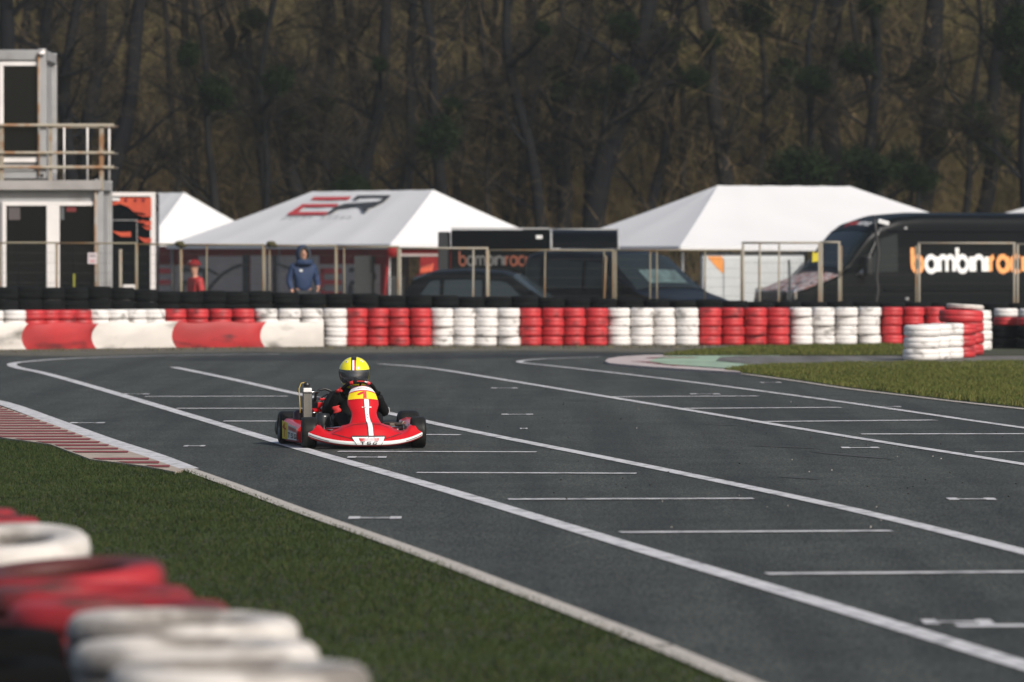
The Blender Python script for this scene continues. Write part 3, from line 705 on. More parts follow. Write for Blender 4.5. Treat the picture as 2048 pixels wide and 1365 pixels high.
# steering
sw = MB(); ctr = Vector((.0, -.13, .452)); ax = Vector((0, .62, .78)).normalized(); e1 = Vector((1, 0, 0)); e2 = ax.cross(e1).normalized()
rot_st = R(-6)
def ring(a, r_): a += rot_st; return ctr + e1 * math.cos(a) * r_ + e2 * math.sin(a) * r_ * -1
def wheelpt(a): return ring(a, .128)
sw.tube([wheelpt(2 * math.pi * i / 36) for i in range(37)], .0145, 10, cap=False)
for a in (R(90), R(210), R(330)): sw.tube([ctr, wheelpt(a)], .009)
sw.lathe([(.001, -.01), (.03, -.01), (.03, .01), (.001, .01)], 14, c=ctr)
stw = sw.build('steering_wheel', M['suit'], kart)
MB().tube([ctr, ctr + Vector((0, -.26, -.33))], .011).build('steering_column', M['steel'], kart)
mb = MB(); mb.box(ctr + Vector((0, .012, .02)), (.11, .05, .02), 0, R(40)); mb.build('dash_display', M['black'], kart, bevel=.004)
for i, (a0, m_) in enumerate(((58, M['glove']), (118, M['glove']))):
    MB().tube([ring(R(a0 + k * 3), .128) for k in range(5)], .0165, 10).build('grip_mark', m_, stw)
mb = MB()
for i in range(7): 
    for_ = M
    mb.box(wheelpt(R(104 - i * 4)) + Vector((0, -.014, .006)), (.007, .002, .010))
mb.build('small_print', redp, stw)
mb = MB()
for i in range(4): mb.box(wheelpt(R(76 - i * 5)) + Vector((0, -.014, .006)), (.009, .002, .012), 0, 0, R(20 * (-1) ** i))
mb.build('small_print', M['whitepaint'], stw)
# seat
mb = MB()
def seat(u, v):
    a = R(-100 + 200 * u); w = .165; 
    z = .07 + .36 * v; y = .12 + .19 * v
    x = math.sin(a) * w * (1 + .12 * v); yy = y + math.cos(a) * .12 + .05 * v - .10 * (1 - v)
    if abs(math.sin(a)) > .9: z -= .07 * v
    return Vector((x, yy, z))
mb.grid(seat, 28, 12); mb.grid(lambda u, v: Vector(((u * 2 - 1) * .15, -.04 + .28 * v, .065 + .03 * (abs(u * 2 - 1)) ** 2)), 8, 8)
mb.build('seat', M['seat'], kart, solid=.006)
# engine, radiator, airbox, exhaust (all on the driver's right)
rd = MB(); rd.box((-.372, .10, .335), (.072, .034, .215)); r_o = rd.build('radiator', mat('radiator_dark', (.07, .07, .068), .5, metal=.6), kart, bevel=.003)
q = MB()
for i in range(7): q.box((-.372 - .027 + i * .009, .081, .325), (.0042, .004, .20))
q.build('radiator_core', M['chrome'], r_o)
q = MB(); q.box((-.372, .10, .458), (.066, .045, .034)); q.build('radiator_tank', M['whitepaint'], r_o, bevel=.004)
MB().lathe([(.001, 0), (.024, 0), (.026, .02), (.020, .028), (.020, .038), (.001, .04)], 16, c=(-.376, .10, .484)).build('radiator_cap', M['black'], r_o)
MB().tube([(-.385, .10, .52), (-.42, .10, .515), (-.438, .10, .47), (-.432, .1, .36), (-.43, .1, .27)], .0045).build('hose', mat('yellow_hose', (.45, .33, .08), .5), r_o)
q = MB(); q.box((-.372, .11, .215), (.085, .05, .03)); q.tube([(-.33, .11, .27), (-.28, .15, .27)], .006); q.tube([(-.34, .12, .44), (-.26, .2, .44)], .006); q.build('radiator_bracket', M['chrome'], kart)
en = MB(); en.box((-.27, .33, .19), (.13, .17, .16)); en.lathe([(.001, 0), (.055, 0), (.055, .03)] + [(.06 if k % 2 else .048, .035 + .008 * k) for k in range(11)] + [(.03, .13), (.001, .135)], 20, c=(-.27, .30, .26)); eng = en.build('engine', M['steel'], kart, bevel=.004)
q = MB(); q.box((-.25, .22, .33), (.06, .05, .05)); q.box((-.29, .20, .285), (.07, .05, .03), .4, .3); q.box((-.24, .19, .38), (.05, .03, .02)); q.build('red_cover', M['redpaint'], eng, bevel=.006)
q = MB(); q.tube([(-.25, .2, .30), (-.22, .18, .33), (-.23, .2, .37)], .014); q.box((-.21, .2, .31), (.05, .05, .04), .5); q.tube([(-.30, .18, .27), (-.20, .18, .27)], .006); q.build('carburettor', M['chrome'], eng, bevel=.003)
q = MB(); q.lathe([(.001, 0), (.018, 0), (.018, .03), (.001, .03)], 12, c=(-.195, .17, .29)); q.build('yellow_cap', M['yellow'], eng)
q = MB(); q.tube([(-.30, .22, .36), (-.295, .2, .42), (-.27, .2, .455), (-.22, .2, .465), (-.18, .2, .45), (-.155, .2, .42)], .011); q.tube([(-.26, .24, .38), (-.2, .24, .42), (-.16, .24, .40), (-.15, .24, .36)], .006); q.build('coolant_hose', M['black'], kart)
q = MB(); q.lathe([(.001, 0), (.05, 0), (.055, .02), (.05, .13), (.03, .15), (.001, .15)], 18, c=(-.42, .22, .14)); q.build('airbox', mat('dark_red_box', (.03, .01, .015), .4), kart)
q = MB(); q.lathe([(.052, 0), (.058, .02), (.058, .14), (.05, .17), (.001, .17)], 18, c=(-.27, -.08, .10)); q.build('fuel_can', mat('tank', (.016, .019, .021), .3, coat=.3), kart)
q = MB(); q.tube([(.24, .15, .18), (.30, .12, .18), (.34, .10, .17), (.375, .08, .175), (.385, .08, .20)], [.012, .014, .02, .02, .016]); q.box((.30, .12, .16), (.05, .05, .04)); q.build('brake_caliper', mat('rusty_metal', (.16, .12, .10), .5, metal=.7), kart, bevel=.004)
MB().tube([(-.07, -.36, .10), (-.10, -.2, .12), (-.2, 0, .13)], .005).tube([(.07, -.36, .11), (.15, 0, .12), (.28, .3, .15)], .004).build('control_cable', M['chrome'], kart)

# ---------------------------------------------------------------- skinned figures
def skin(name, chains, m, parent=None, sub=2, smooth=True):
    """chains: lists of (point, radius); chains that share a start point with an earlier vertex are joined"""
    vs, rs, es, roots = [], [], [], []; idx = {}
    def vid(p, r):
        k = tuple(round(c, 4) for c in p)
        if k in idx: return idx[k]
        idx[k] = len(vs); vs.append(p); rs.append(r if isinstance(r, tuple) else (r, r)); return idx[k]
    for ch in chains:
        prev = None
        for p, r in ch:
            new = tuple(round(c, 4) for c in p) not in idx; i = vid(p, r)
            if prev is None and new: roots.append(i)
            if prev is not None: es.append((prev, i))
            prev = i
    me = bpy.data.meshes.new('t'); me.from_pydata(vs, es, []); o = bpy.data.objects.new('t', me); col.objects.link(o)
    o.modifiers.new('s', 'SKIN'); me.skin_vertices or None
    lay = me.skin_vertices[0].data
    for i, r in enumerate(rs): lay[i].radius = r; lay[i].use_root = i in roots
    if sub:
        x = o.modifiers.new('u', 'SUBSURF'); x.levels = sub
    o.modifiers[0].use_smooth_shade = smooth
    dg = bpy.context.evaluated_depsgraph_get(); nm = bpy.data.meshes.new_from_object(o.evaluated_get(dg)); bpy.data.objects.remove(o)
    nm.name = name; n = bpy.data.objects.new(name, nm); col.objects.link(n); nm.materials.clear(); nm.materials.append(m)
    if parent is not None: n.parent = parent
    return n
def hand_chains(w, fdir, palm_n, s=1.0, curl=.7, side=1):
    """fingers leaving a palm at wrist w along fdir, curling towards palm_n"""
    w = Vector(w); f = Vector(fdir).normalized(); n = Vector(palm_n).normalized(); t = f.cross(n).normalized() * side
    out = [[(w, .024 * s), (w + f * .035 * s, (.034 * s, .020 * s)), (w + f * .075 * s, (.036 * s, .017 * s))]]
    for i, (o, l) in enumerate(((-.028, .062), (-.009, .072), (.010, .067), (.028, .052))):
        b = w + f * .078 * s + t * o * s; l *= s; c = curl
        p1 = b + (f * math.cos(c) + n * math.sin(c)) * l * .45; p2 = p1 + (f * math.cos(2 * c) + n * math.sin(2 * c)) * l * .33; p3 = p2 + (f * math.cos(2.8 * c) + n * math.sin(2.8 * c)) * l * .25
        out.append([(b - f * .02 * s, .0092 * s), (p1, .0088 * s), (p2, .008 * s), (p3, .0068 * s)])
    b = w + f * .028 * s - t * .028 * s
    out.append([(b, .012 * s), (b + (f * .6 - t * .5 + n * .5) * .034 * s, .0105 * s), (b + (f * .9 - t * .45 + n * .95) * .058 * s, .0085 * s)])
    return out

# driver
drv = empty('person', (-1.262, 46.12, .005), KY); drv.scale = (1.035, 1, .985)
tag(drv, 'kart driver in a black suit and yellow full-face helmet gripping the steering wheel', 'person')
V = Vector
hl, hr = wheelpt(R(172)), wheelpt(R(8))
ch = [[(V((0, .17, .13)), (.13, .095)), (V((0, .20, .24)), (.125, .09)), (V((0, .215, .34)), (.135, .09)), (V((0, .20, .425)), (.115, .075)), (V((0, .185, .475)), (.05, .05)), (V((0, .175, .56)), (.075, .08)), (V((0, .17, .63)), (.07, .08))]]
for s_, h in ((-1, hl), (1, hr)):
    ch.append([(V((0, .20, .425)), .1), (V((s_ * .145, .19, .415)), .058), (V((s_ * .205, .10, .33)), .052), (V((s_ * .225, .02, .27)), .046), (V((s_ * .195, -.05, .33)), .038), (V((h.x + s_ * .035, h.y + .03, h.z - .03)), .033)])
    ch.append([(V((0, .17, .13)), .1), (V((s_ * .09, .10, .13)), .075), (V((s_ * .13, -.08, .20)), .066), (V((s_ * .135, -.22, .245)), .056), (V((s_ * .125, -.38, .17)), .046), (V((s_ * .12, -.50, .10)), .036), (V((s_ * .12, -.56, .15)), (.03, .035))])
drv_b = skin('body', ch, M['suit'], drv)
for s_, h in ((-1, hl), (1, hr)):
    wv = V((h.x + s_ * .040, h.y + .035, h.z - .03)); fd = V((-s_ * .25, -.75, .55))
    skin('glove', hand_chains(wv, fd, V((-s_ * .85, .1, -.35)), .62, 1.0, s_), M['glove'] if s_ < 0 else M['suit'], drv, 1)
    skin('boot', [[(V((s_ * .12, -.49, .085)), .035), (V((s_ * .12, -.53, .10)), .036), (V((s_ * .12, -.565, .17)), .028)]], M['black'], drv, 1)
for i, (x, z) in enumerate(((-.15, .275),)):
    q = MB(); q.grid(lambda u, v: V((-.19 + .05 * u + .01 * math.sin(v * 6), -.10 - .01 * math.sin(u * 3.1), .27 + .055 * v + .012 * u)), 6, 6); q.build('knee_patch', M['glove'], drv, solid=.012)
q = MB(); q.grid(lambda u, v: V((.262 + .006 * math.sin(v * 3.1), .035 + .05 * u, .265 + .05 * v)), 4, 4); q.build('sleeve_badge', M['whitepaint'], drv, solid=.003)
# helmet
HC = V((.006, .165, .602)); HR_ = Euler((R(4), 0, R(-7))).to_matrix()
def hel(az, el, off=0.0):                   # az 0 = forward (-y), degrees
    a, e = R(az), R(el); cx_, cy_, cz_ = math.sin(a) * math.cos(e), -math.cos(a) * math.cos(e), math.sin(e)
    rx_, ry_, rz_ = .1235, .142, .128
    if e < 0: rz_ = .152
    p = V((cx_ * rx_, cy_ * ry_, cz_ * rz_))
    if e < 0 and cy_ < 0: p.y -= .022 * min(1, -e / .6) * (-cy_) ; p.x *= 1 - .12 * (-e)
    n = V((cx_ / rx_, cy_ / ry_, cz_ / rz_)).normalized(); return HC + HR_ @ (p + n * off)
q = MB(); q.grid(lambda u, v: hel(-180 + 360 * u, -58 + 148 * v), 48, 28); hm = q.build('helmet', M['helmet'], drv)
def hp(name, a0, a1, e0, e1, m_, off, na=16, ne=8, par=None):
    q = MB(); q.grid(lambda u, v: hel(a0 + (a1 - a0) * u, e0 + (e1 - e0) * v, off), na, ne); return q.build(name, m_, par or hm)
vs_ = hp('visor', -66, 66, -30, 10, M['visor'], .005, 30, 10)
hp('visor_rim', -68, 68, 10, 12.5, blk, .006, 30, 1); hp('visor_rim', -68, 68, -32.5, -30, blk, .006, 30, 1)
for a0 in (-71, 66): hp('visor_pivot', a0, a0 + 6, -28, 13, M['black'], .007, 3, 4)
def hs(name, x0, x1, e0, e1, m_, off, na=3, ne=10):      # a stripe of constant width over the crown
    q = MB()
    def f(u, v):
        e = e0 + (e1 - e0) * v; x = x0 + (x1 - x0) * u
        return hel(math.degrees(math.asin(max(-1, min(1, x / (.1235 * max(math.cos(R(e)), .16)))))), e, off)
    q.grid(f, na, ne); return q.build(name, m_, hm)
hs('white_stripe', -.016, 0, 12.5, 55, M['whitepaint'], .0025); hs('red_stripe', 0, .014, 12.5, 60, redp, .0025)
hs('black_stripe', -.023, -.0165, 12.5, 62, blk, .0022); hs('black_band', -.022, .016, 55, 80, blk, .0035)
for a0, e_ in ((-48, 42), (38, 44)): hp('badge', a0, a0 + 13, e_, e_ + 10, M['whitepaint'], .0025, 2, 2); hp('badge', a0 + 3, a0 + 8, e_ + 2, e_ + 6, blk, .004, 2, 2)
hp('chin_vent', -22, 22, -48, -40, blk, .003, 8, 2)
hp('chin_badge', -30, -12, -41, -36, M['whitepaint'], .004, 4, 2)
hp('neck_trim', -180, 180, -58.5, -55, M['black'], .004, 40, 2)

# ================================================================== PADDOCK
PZ = -.35
def translucent(m, w=.4):                   # sunlit canvas lets some light through
    nt = m.node_tree; b = nt.nodes['Principled BSDF']; out = nt.nodes['Material Output']
    t = nt.nodes.new('ShaderNodeBsdfTranslucent'); x = nt.nodes.new('ShaderNodeMixShader'); x.inputs[0].default_value = w
    if b.inputs['Base Color'].links: nt.links.new(b.inputs['Base Color'].links[0].from_socket, t.inputs[0])
    else: t.inputs[0].default_value = b.inputs['Base Color'].default_value
    nt.links.new(b.outputs[0], x.inputs[1]); nt.links.new(t.outputs[0], x.inputs[2]); nt.links.new(x.outputs[0], out.inputs[0]); return m
M['canvas'] = mat('white_canvas', (.80, .80, .81), .7, var=.04, vscale=.8)
M['cgrey'] = mat('container_grey', (.34, .34, .345), .5, var=.15, vscale=2, dirt=((.12, .10, .08), 1.6, .55, .75, .6))
M['frame_white'] = mat('upvc_white', (.80, .76, .74), .5, var=.1, vscale=3)
M['glass'] = mat('dark_glass', (.005, .006, .0065), .06, spec=.35)
M['rail'] = mat('rusty_cream_rail', (.30, .265, .21), .6, c2=(.25, .13, .06), vscale=3, ramp=(.38, .5))
M['fence'] = mat('weathered_fence_steel', (.19, .165, .115), .6, c2=(.20, .11, .045), vscale=1.6, ramp=(.36, .5))
M['fencegrey'] = mat('fence_steel_pale', (.27, .245, .20), .6, c2=(.28, .20, .13), vscale=2.2, ramp=(.36, .5))
M['wire'] = mat('fence_wire', (.055, .055, .05), .7, spec=.2)
M['darkred'] = mat('dark_red_canvas', (.34, .05, .065), .7, var=.2, vscale=2)
M['brightred'] = mat('red_canvas', (.48, .025, .03), .7, var=.2, vscale=1)
M['greycanvas'] = mat('grey_canvas', (.80, .79, .77), .7, var=.15, vscale=1.5)
for n_ in ('canvas', 'darkred', 'brightred', 'greycanvas'): translucent(M[n_], .22 if n_ == 'canvas' else .6)
M['blackcanvas'] = mat('black_canvas', (.020, .023, .025), .6)
M['blackpaint'] = mat('black_gloss_paint', (.003, .0042, .0055), .3, spec=.08)
M['navypaint'] = mat('dark_blue_paint', (.003, .0048, .009), .3, spec=.08)
M['orange'] = mat('orange_print', (.78, .24, .06), .5)
M['orangered'] = mat('orange_red_print', (.62, .10, .045), .5)
M['greyprint'] = mat('grey_letter', (.34, .34, .34), .5)
M['whiteprint'] = mat('white_letter', (.72, .72, .71), .5)
M['skinm'] = mat('skin', (.50, .27, .19), .6)
M['bluejacket'] = mat('blue_jacket', (.012, .032, .092), .75, var=.2, vscale=8, bump=.4, bscale=12)
M['trousers'] = mat('dark_trousers', (.02, .022, .026), .85)

# ---- office containers
Y0 = 104.2
def X0(px): return XP(px, Y0)
def container(name, px0, px1, zlo, zhi, depth, label, wins, kind='c'):
    x0, x1 = X0(px0), X0(px1); root = empty(name, ((x0 + x1) / 2, Y0, zlo)); cx = (x0 + x1) / 2
    tag(root, label, 'office container', 'stacked office containers'); H = zhi - zlo; bt = .19
    L = lambda x: x - cx
    mb = MB(); mb.b2(L(x0) + .08, L(x1) - .08, .06, depth, .06, H - .06)
    w = mb.build('wall_panel', M['cgrey'], root)
    fr = MB()
    fr.b2(L(x0), L(x1), 0, .16, H - bt, H); fr.b2(L(x0), L(x1), 0, .16, 0, .14); fr.b2(L(x0), L(x1), depth - .16, depth, H - bt, H); fr.b2(L(x0), L(x1), depth - .16, depth, 0, .14)
    for x in (x0, x1 - .15):
        for y in (-.004, depth - .15): fr.b2(L(x), L(x) + .15, y, y + .15, .002, H + .02)
    for x in (x0, x1 - .15): fr.b2(L(x) + .004, L(x) + .146, .16, depth - .16, H - bt + .01, H - .005); fr.b2(L(x) + .004, L(x) + .146, .16, depth - .16, .004, .13)
    fr.build('frame', M['cgrey'], root, bevel=.012)
    c = MB()
    for zz in (.06, H - .05):
        for x in (x1 - .075,): c.lathe([(.001, -.01), (.032, -.01), (.032, .004), (.001, .004)], 12, 'Y', (L(x), -.008, zz))
    c.build('corner_hole', M['blackcanvas'], root)
    c = MB(); c.b2(L(x1) - .075, L(x1) - .07, -.009, -.0045, .2, H - .1); 
    rp_ = MB(); rp_.tube([(L(x1) - .135, -.03, .05), (L(x1) - .135, -.03, H - .05)], .022); rp_.build('drain_pipe', mat('rust_streak', (.30, .15, .06), .8, c2=(.33, .31, .28), vscale=4), root)
    for (a, b, z0, z1, divs, kd) in wins:
        fx0, fx1 = L(X0(a)), L(X0(b)); fw = .075
        f = MB(); f.b2(fx0, fx1, .01, .09, z1 - fw - zlo, z1 - zlo); f.b2(fx0, fx1, .01, .09, z0 - zlo, z0 + fw * 1.4 - zlo)
        f.b2(fx0, fx0 + fw, .012, .088, z0 + fw - zlo, z1 - fw - zlo); f.b2(fx1 - fw, fx1, .012, .088, z0 + fw - zlo, z1 - fw - zlo)
        for d in divs: f.b2(L(X0(d[0])), L(X0(d[1])), .0, .086, z0 + fw - zlo, z1 - fw - zlo)
        fo = f.build('window', M['frame_white'], root, bevel=.008)
        g_ = MB(); g_.b2(fx0 + fw, fx1 - fw, .052, .06, z0 + fw - zlo, z1 - fw - zlo); g_.build('pane', M['glass'], fo)
    return root
zt_low = ZP(361, Y0); zl0 = 0
lowc = container('office_container', -420, 206, 0, zt_low - .0, 2.5, 'lower grey office container with dark glass doors behind the fence', [(4, 201, .25, ZP(404, Y0), [(93, 119)], 'd'), (-170, -8, .9, ZP(404, Y0), [(-95, -80)], 'w')])
upc = container('office_container', -420, 93, zt_low + .03, ZP(100, Y0), 2.5, 'upper grey office container with one tall dark window above the railing', [(-1, 88, ZP(325, Y0), ZP(124, Y0), [], 'w'), (-200, -90, ZP(325, Y0), ZP(124, Y0), [], 'w')])
q = MB(); q.tube([(0, 0, 0), (-.10, -.04, -.02)], .035, 10); q.box((-.02, 0, .03), (.05, .05, .06)); o = q.build('security_camera', M['frame_white']); o.location = (X0(90), Y0 - .05, ZP(106, Y0)); tag(o, 'small pale camera on the top corner of the upper container', 'camera')
# blocks under container
q = MB()
for px in (-400, -100, 205): q.b2(X0(px) - .2, X0(px) + .2, Y0 + .2, Y0 + 2.3, PZ, -.002)
tag(q.build('concrete_footing', mat('concrete', (.28, .27, .25), .9)), 'low concrete footings under the lower office container', 'footing')
# inside things: a white curtain, stickers on glass
lw = lowc
def onc(name, px0, py0, px1, py1, m, y=-.012):
    q = MB(); q.add([(X0(px0) - lw.location.x, y, ZP(py1, Y0)), (X0(px1) - lw.location.x, y, ZP(py1, Y0)), (X0(px1) - lw.location.x, y, ZP(py0, Y0)), (X0(px0) - lw.location.x, y, ZP(py0, Y0))], [(0, 1, 2, 3)]); return q.build(name, m, lw, solid=.004)
onc('window_blind', 17, 410, 40, 440, mat('dim_pinkish', (.10, .085, .085), .8), .05)
onc('window_sticker', 121, 408, 128, 440, mat('dim_grey', (.09, .10, .105), .6), .05)
onc('window_sticker', 133, 410, 152, 424, mat('dim_red', (.16, .02, .02), .6), .05)
onc('yellow_tape', 146, 548, 150, 574, mat('yellow_tape', (.28, .28, .03), .6), .05)
# deck and railing on the lower container
dk = empty('balcony_railing', (0, Y0 - .05, 0)); tag(dk, 'rusty cream steel railing round the deck on the lower container', 'railing')
def zz(py): return ZP(py, Y0 - .05)
def xx(px): return XP(px, Y0 - .05)
q = MB(); q.b2(xx(-300), xx(203), -.06, 0.0, zz(380), zz(361)); q.build('deck_edge', mat('deck_edge', (.36, .34, .33), .6, var=.2), dk)
for py, r in ((251, .030), (306, .027), (335, .030)):
    q = MB(); q.tube([(xx(-300), 0, zz(py)), (xx(228), 0, zz(py))], r, 8); q.build('rail', M['rail'], dk)
    q = MB(); q.tube([(xx(206), 0.06, zz(py)), (xx(228), 1.0, zz(py))], r * .6, 8); q.build('rail', M['rail'], dk)
for px, r in ((-200, .035), (-98, .035), (3, .04), (101, .035), (203, .04)):
    q = MB(); q.b2(xx(px) - r, xx(px) + r, .02, .07, zz(381), zz(251)); q.build('post', M['rail'], dk, bevel=.005)
for px, y in ((214, .6), (167, 1.0), (120, 1.0)):
    q = MB(); q.tube([(xx(px), y, zz(362)), (xx(px), y, zz(251))], .018, 8); q.build('post', M['frame_white'], dk)
q = MB(); q.tube([(xx(-300), 1.0, zz(252)), (xx(228), 1.0, zz(252))], .02, 8); q.build('rail', M['rail'], dk)

# ---- fence panels
YF = 102.4
def gtop(y): return gz(y)
fences = [(-118, 113, [0], 486, 'fence', 'in front of the left container window'), (114, 272, [197], 487, 'fence', 'in front of the container door'),
          (274, 361, [], 489, 'fence', 'in front of the orange and black trailer'), (363, 526, [412], 490, 'fence', 'behind the person in red'),
          (529, 671, [540], 492, 'fence', 'just behind the hooded man'), (673, 796, [689], 494, 'fence', 'in front of the large ER banner'),
          (800, 974, [945], 497, 'fencegrey', 'in front of the dark car rear'), (977, 1226, [1088, 1206], 501, 'fence', 'rusty one in front of the dark trailer'),
          (1231, 1483, [1300, 1314, 1409], 501, 'fence', 'in front of the dark minivan'), (1486, 1638, [1519, 1556], 486, 'fencegrey', 'in front of the white container'),
          (1643, 1678, [], 485, 'fencegrey', 'narrow one beside the yellow tag'), (1682, 1832, [], 492, 'fence', 'left of the orange letter on the van'),
          (1838, 2028, [], 487, 'fencegrey', 'in front of the van lettering'), (2035, 2240, [], 489, 'fencegrey', 'at the right edge')]
wire_cache = {}
for i, (a, b, mids, py, mt, where) in enumerate(fences):
    YY = YF - (0 if a < 1400 else .8); x0, x1 = XP(a, YY), XP(b, YY); zt_ = ZP(py, YY); z0 = gtop(YY) + .12
    root = empty('fence_panel', ((x0 + x1) / 2, YY, gtop(YY))); hw_ = (x1 - x0) / 2; h = zt_ - gtop(YY)
    tag(root, f"{'pale' if mt == 'fencegrey' else 'weathered'} wire mesh fence panel {where}", 'fence panel', 'mesh fence panels along the paddock')
    r = .019 if mt == 'fence' else .023
    f = MB(); f.tube([(-hw_, 0, 0), (-hw_, 0, h), ], r, 8); f.tube([(hw_, 0, 0), (hw_, 0, h)], r, 8)
    if i not in (11,): f.tube([(-hw_ - r, 0, h), (hw_ + r, 0, h)], r * .9, 8)
    f.tube([(-hw_, 0, .12), (hw_, 0, .12)], r * .7, 8)
    for m_ in mids: xm = XP(m_, YY) - root.location.x; f.tube([(xm, .01, 0), (xm + rnd.uniform(-.03, .03), .01, h)], r * .75, 8)
    if i == 7: f.tube([(XP(1206, YY) - root.location.x, -.02, .2), (XP(1212, YY) - root.location.x, -.02, h - .1)], .02, 6)
    f.build('frame', M[mt], root)
    w = MB(); n = max(2, int((x1 - x0) / .052)); sag = 0
    for k in range(1, n):
        x = -hw_ + 2 * hw_ * k / n; w.box((x, 0.012, h / 2 + .05), (.0035, .0035, h - .14))
    for k in range(1, 9): w.box((0, .0175, .12 + (h - .12) * k / 9), (2 * hw_ - .02, .004, .004))
    w.build('wire_mesh', M['wire'], root)
    ft = MB(); ft.box((-hw_, 0, .055), (.22, .5, .11)); ft.build('foot', mat('foot', (.2, .2, .19), .9) if i == 0 else bpy.data.materials['foot'], root, bevel=.02)
for px, py, Y, lab in ((358, 489, 102.2, 'dark cloth bundle knotted on the fence rail left of the hooded man'), (541, 489, 102.2, 'dark cloth knot on the fence rail beside the hooded man')):
    q = MB(); q.lathe([(.001, -.05), (.06, -.045), (.09, 0), (.07, .05), (.001, .06)], 9); q.lathe([(.001, -.04), (.05, -.03), (.06, 0), (.04, .03), (.001, .04)], 7, c=(.07, 0, -.02))
    o = q.build('cloth_bundle', mat('olive_cloth', (.05, .045, .015), .9)); p = A(px, py, Y); o.location = (p.x, YF - .02, p.z); tag(o, lab, 'cloth', 'cloth knots on the fence')
q = MB(); q.add([(-.06, 0, -.1), (.05, 0, -.08), (.045, 0, .09), (.0, 0, .06), (-.05, 0, .1)], [(0, 1, 2, 3, 4)]); o = q.build('yellow_tag', mat('yellow_tag', (.6, .5, .03), .6), solid=.02); p = A(1631, 514, YF - .86); o.location = p; tag(o, 'small yellow tag tied to the pale fence post', 'tag')
# notice on the container door
q = MB(); q.b2(-.085, .085, -.006, 0, -.10, .10); o = q.build('notice_sign', mat('sign_white', (.55, .48, .50), .6)); p = A(185, 517, YF - .04); o.location = p; tag(o, 'small white notice with dark pictograms on the fence by the container', 'sign')
q = MB()
for i in range(3): q.b2(-.05 + i * .036, -.028 + i * .036, -.009, -.007, .03, .06)
q.build('pictogram', blk, o); q = MB(); q.b2(-.05, .05, -.009, -.007, -.045, -.035); q.b2(-.04, .04, -.009, -.007, -.07, -.062); q.build('small_print', redp, o)
# wavy cable pole with a white bracket
ps_ = [(1750, 434), (1751, 455), (1754, 480), (1757, 505), (1755, 530), (1753, 555), (1756, 580), (1752, 605), (1758, 622)]
YP = 100.6; pp = [A(x, y, YP) for x, y in ps_]; root = empty('bent_pole', (pp[-1].x, YP, 0)); tag(root, 'thin bent dark pole with a small white bracket in front of the black van', 'pole')
L0 = root.location
q = MB(); q.tube([Vector((pp[-1].x + .03, YP, 0)) - L0] + [p - L0 for p in reversed(pp)], [.03] + [.028] * (len(pp) - 1) + [.010], 8); q.build('pole', mat('bark_black', (.03, .03, .03), .5), root)
q = MB(); q.box(A(1767, 445, YP) - L0, (.20, .06, .075), 0, 0, R(16)); q.build('bracket', M['whitepaint'], root, bevel=.01)

# ---- tents
def hip_tent(px, Y, ang, L, W, i0, i1, ez, rz_, label, sag=.05, bays=6, group=None):
    """px, Y: near corner; u runs from the far-left corner of the long side to the near corner"""
    c = Vector((XP(px, Y), Y, PZ)); root = empty('marquee_tent', c); tag(root, label, 'marquee tent', 'white marquee tents behind the fence')
    return root, c
def roof_face(mb, P, Q, S_, T_, bays, sag, nu=48, nv=8):    # eave P->Q, ridge S->T (S above P)
    def f(u, v):
        a = P.lerp(Q, u); b = S_.lerp(T_, u); p = a.lerp(b, v); k = abs(math.sin(math.pi * u * bays)) if bays else 0
        p = p - Vector((0, 0, 1)) * (sag * k * (1 - v * .7) + sag * .9 * math.sin(math.pi * v)); return p
    mb.grid(f, nu, nv)
class Tent: pass
def tent(px, Y, th, L, W, inl, inr, ez, rz_, label, lw=True, near_is_right=True):
    root, c = hip_tent(px, Y, 0, L, W, 0, 0, ez, rz_, label)
    s_ = -1 if near_is_right else 1
    u = Vector((math.cos(th), math.sin(th) * s_, 0))            # along the long side, left to right
    v = Vector((-u.y, u.x, 0))                                   # away from the camera
    t = Tent(); t.root = root; t.u, t.v = u, v; t.c = c
    NR = Vector((0, 0, ez - PZ)) if near_is_right else Vector((0, 0, ez - PZ)) + u * L
    NL = NR - u * L; FR = NR + v * W; FL = NL + v * W
    RR = (NR + FR) / 2 - u * inr; RR.z = rz_ - PZ; RL = (NL + FL) / 2 + u * inl; RL.z = rz_ - PZ
    t.NR, t.NL, t.FR, t.FL, t.RR, t.RL = NR, NL, FR, FL, RR, RL
    mb = MB(); roof_face(mb, NL, NR, RL, RR, 5, .028); roof_face(mb, FR, FL, RR, RL, 5, .05); roof_face(mb, NR, FR, RR, RR, 2, .03, 20); roof_face(mb, FL, NL, RL, RL, 2, .03, 20)
    t.roof = mb.build('roof', M['canvas'], root)
    q = MB()
    for a, b in ((NL, NR), (NR, FR), (FR, FL), (FL, NL)):
        o_ = (a + b) / 2 - (NL + FR) / 2; o_.z = 0; o_ = o_.normalized() * .02
        q.add([a + o_, b + o_, b + o_ - Vector((0, 0, .10)), a + o_ - Vector((0, 0, .10))], [(0, 1, 2, 3)])
    q.build('valance', M['canvas'], root, solid=.01)
    for p in (NL, NR, FR, FL, (NL + NR) / 2, (FL + FR) / 2):
        inw = ((NL + FR) / 2 - p); inw.z = 0; p2 = p + inw.normalized() * .12
        MB().tube([Vector((p2.x, p2.y, 0)), Vector((p2.x, p2.y, p.z - .06))], .035, 8).build('leg', M['alu'], root)
    t.n_long = Vector((-v.x, -v.y, 0)).normalized(); t.n_end = u if near_is_right else -u
    return t
S127 = F / 127.0
def zE(py, Y): return ZP(py, Y)
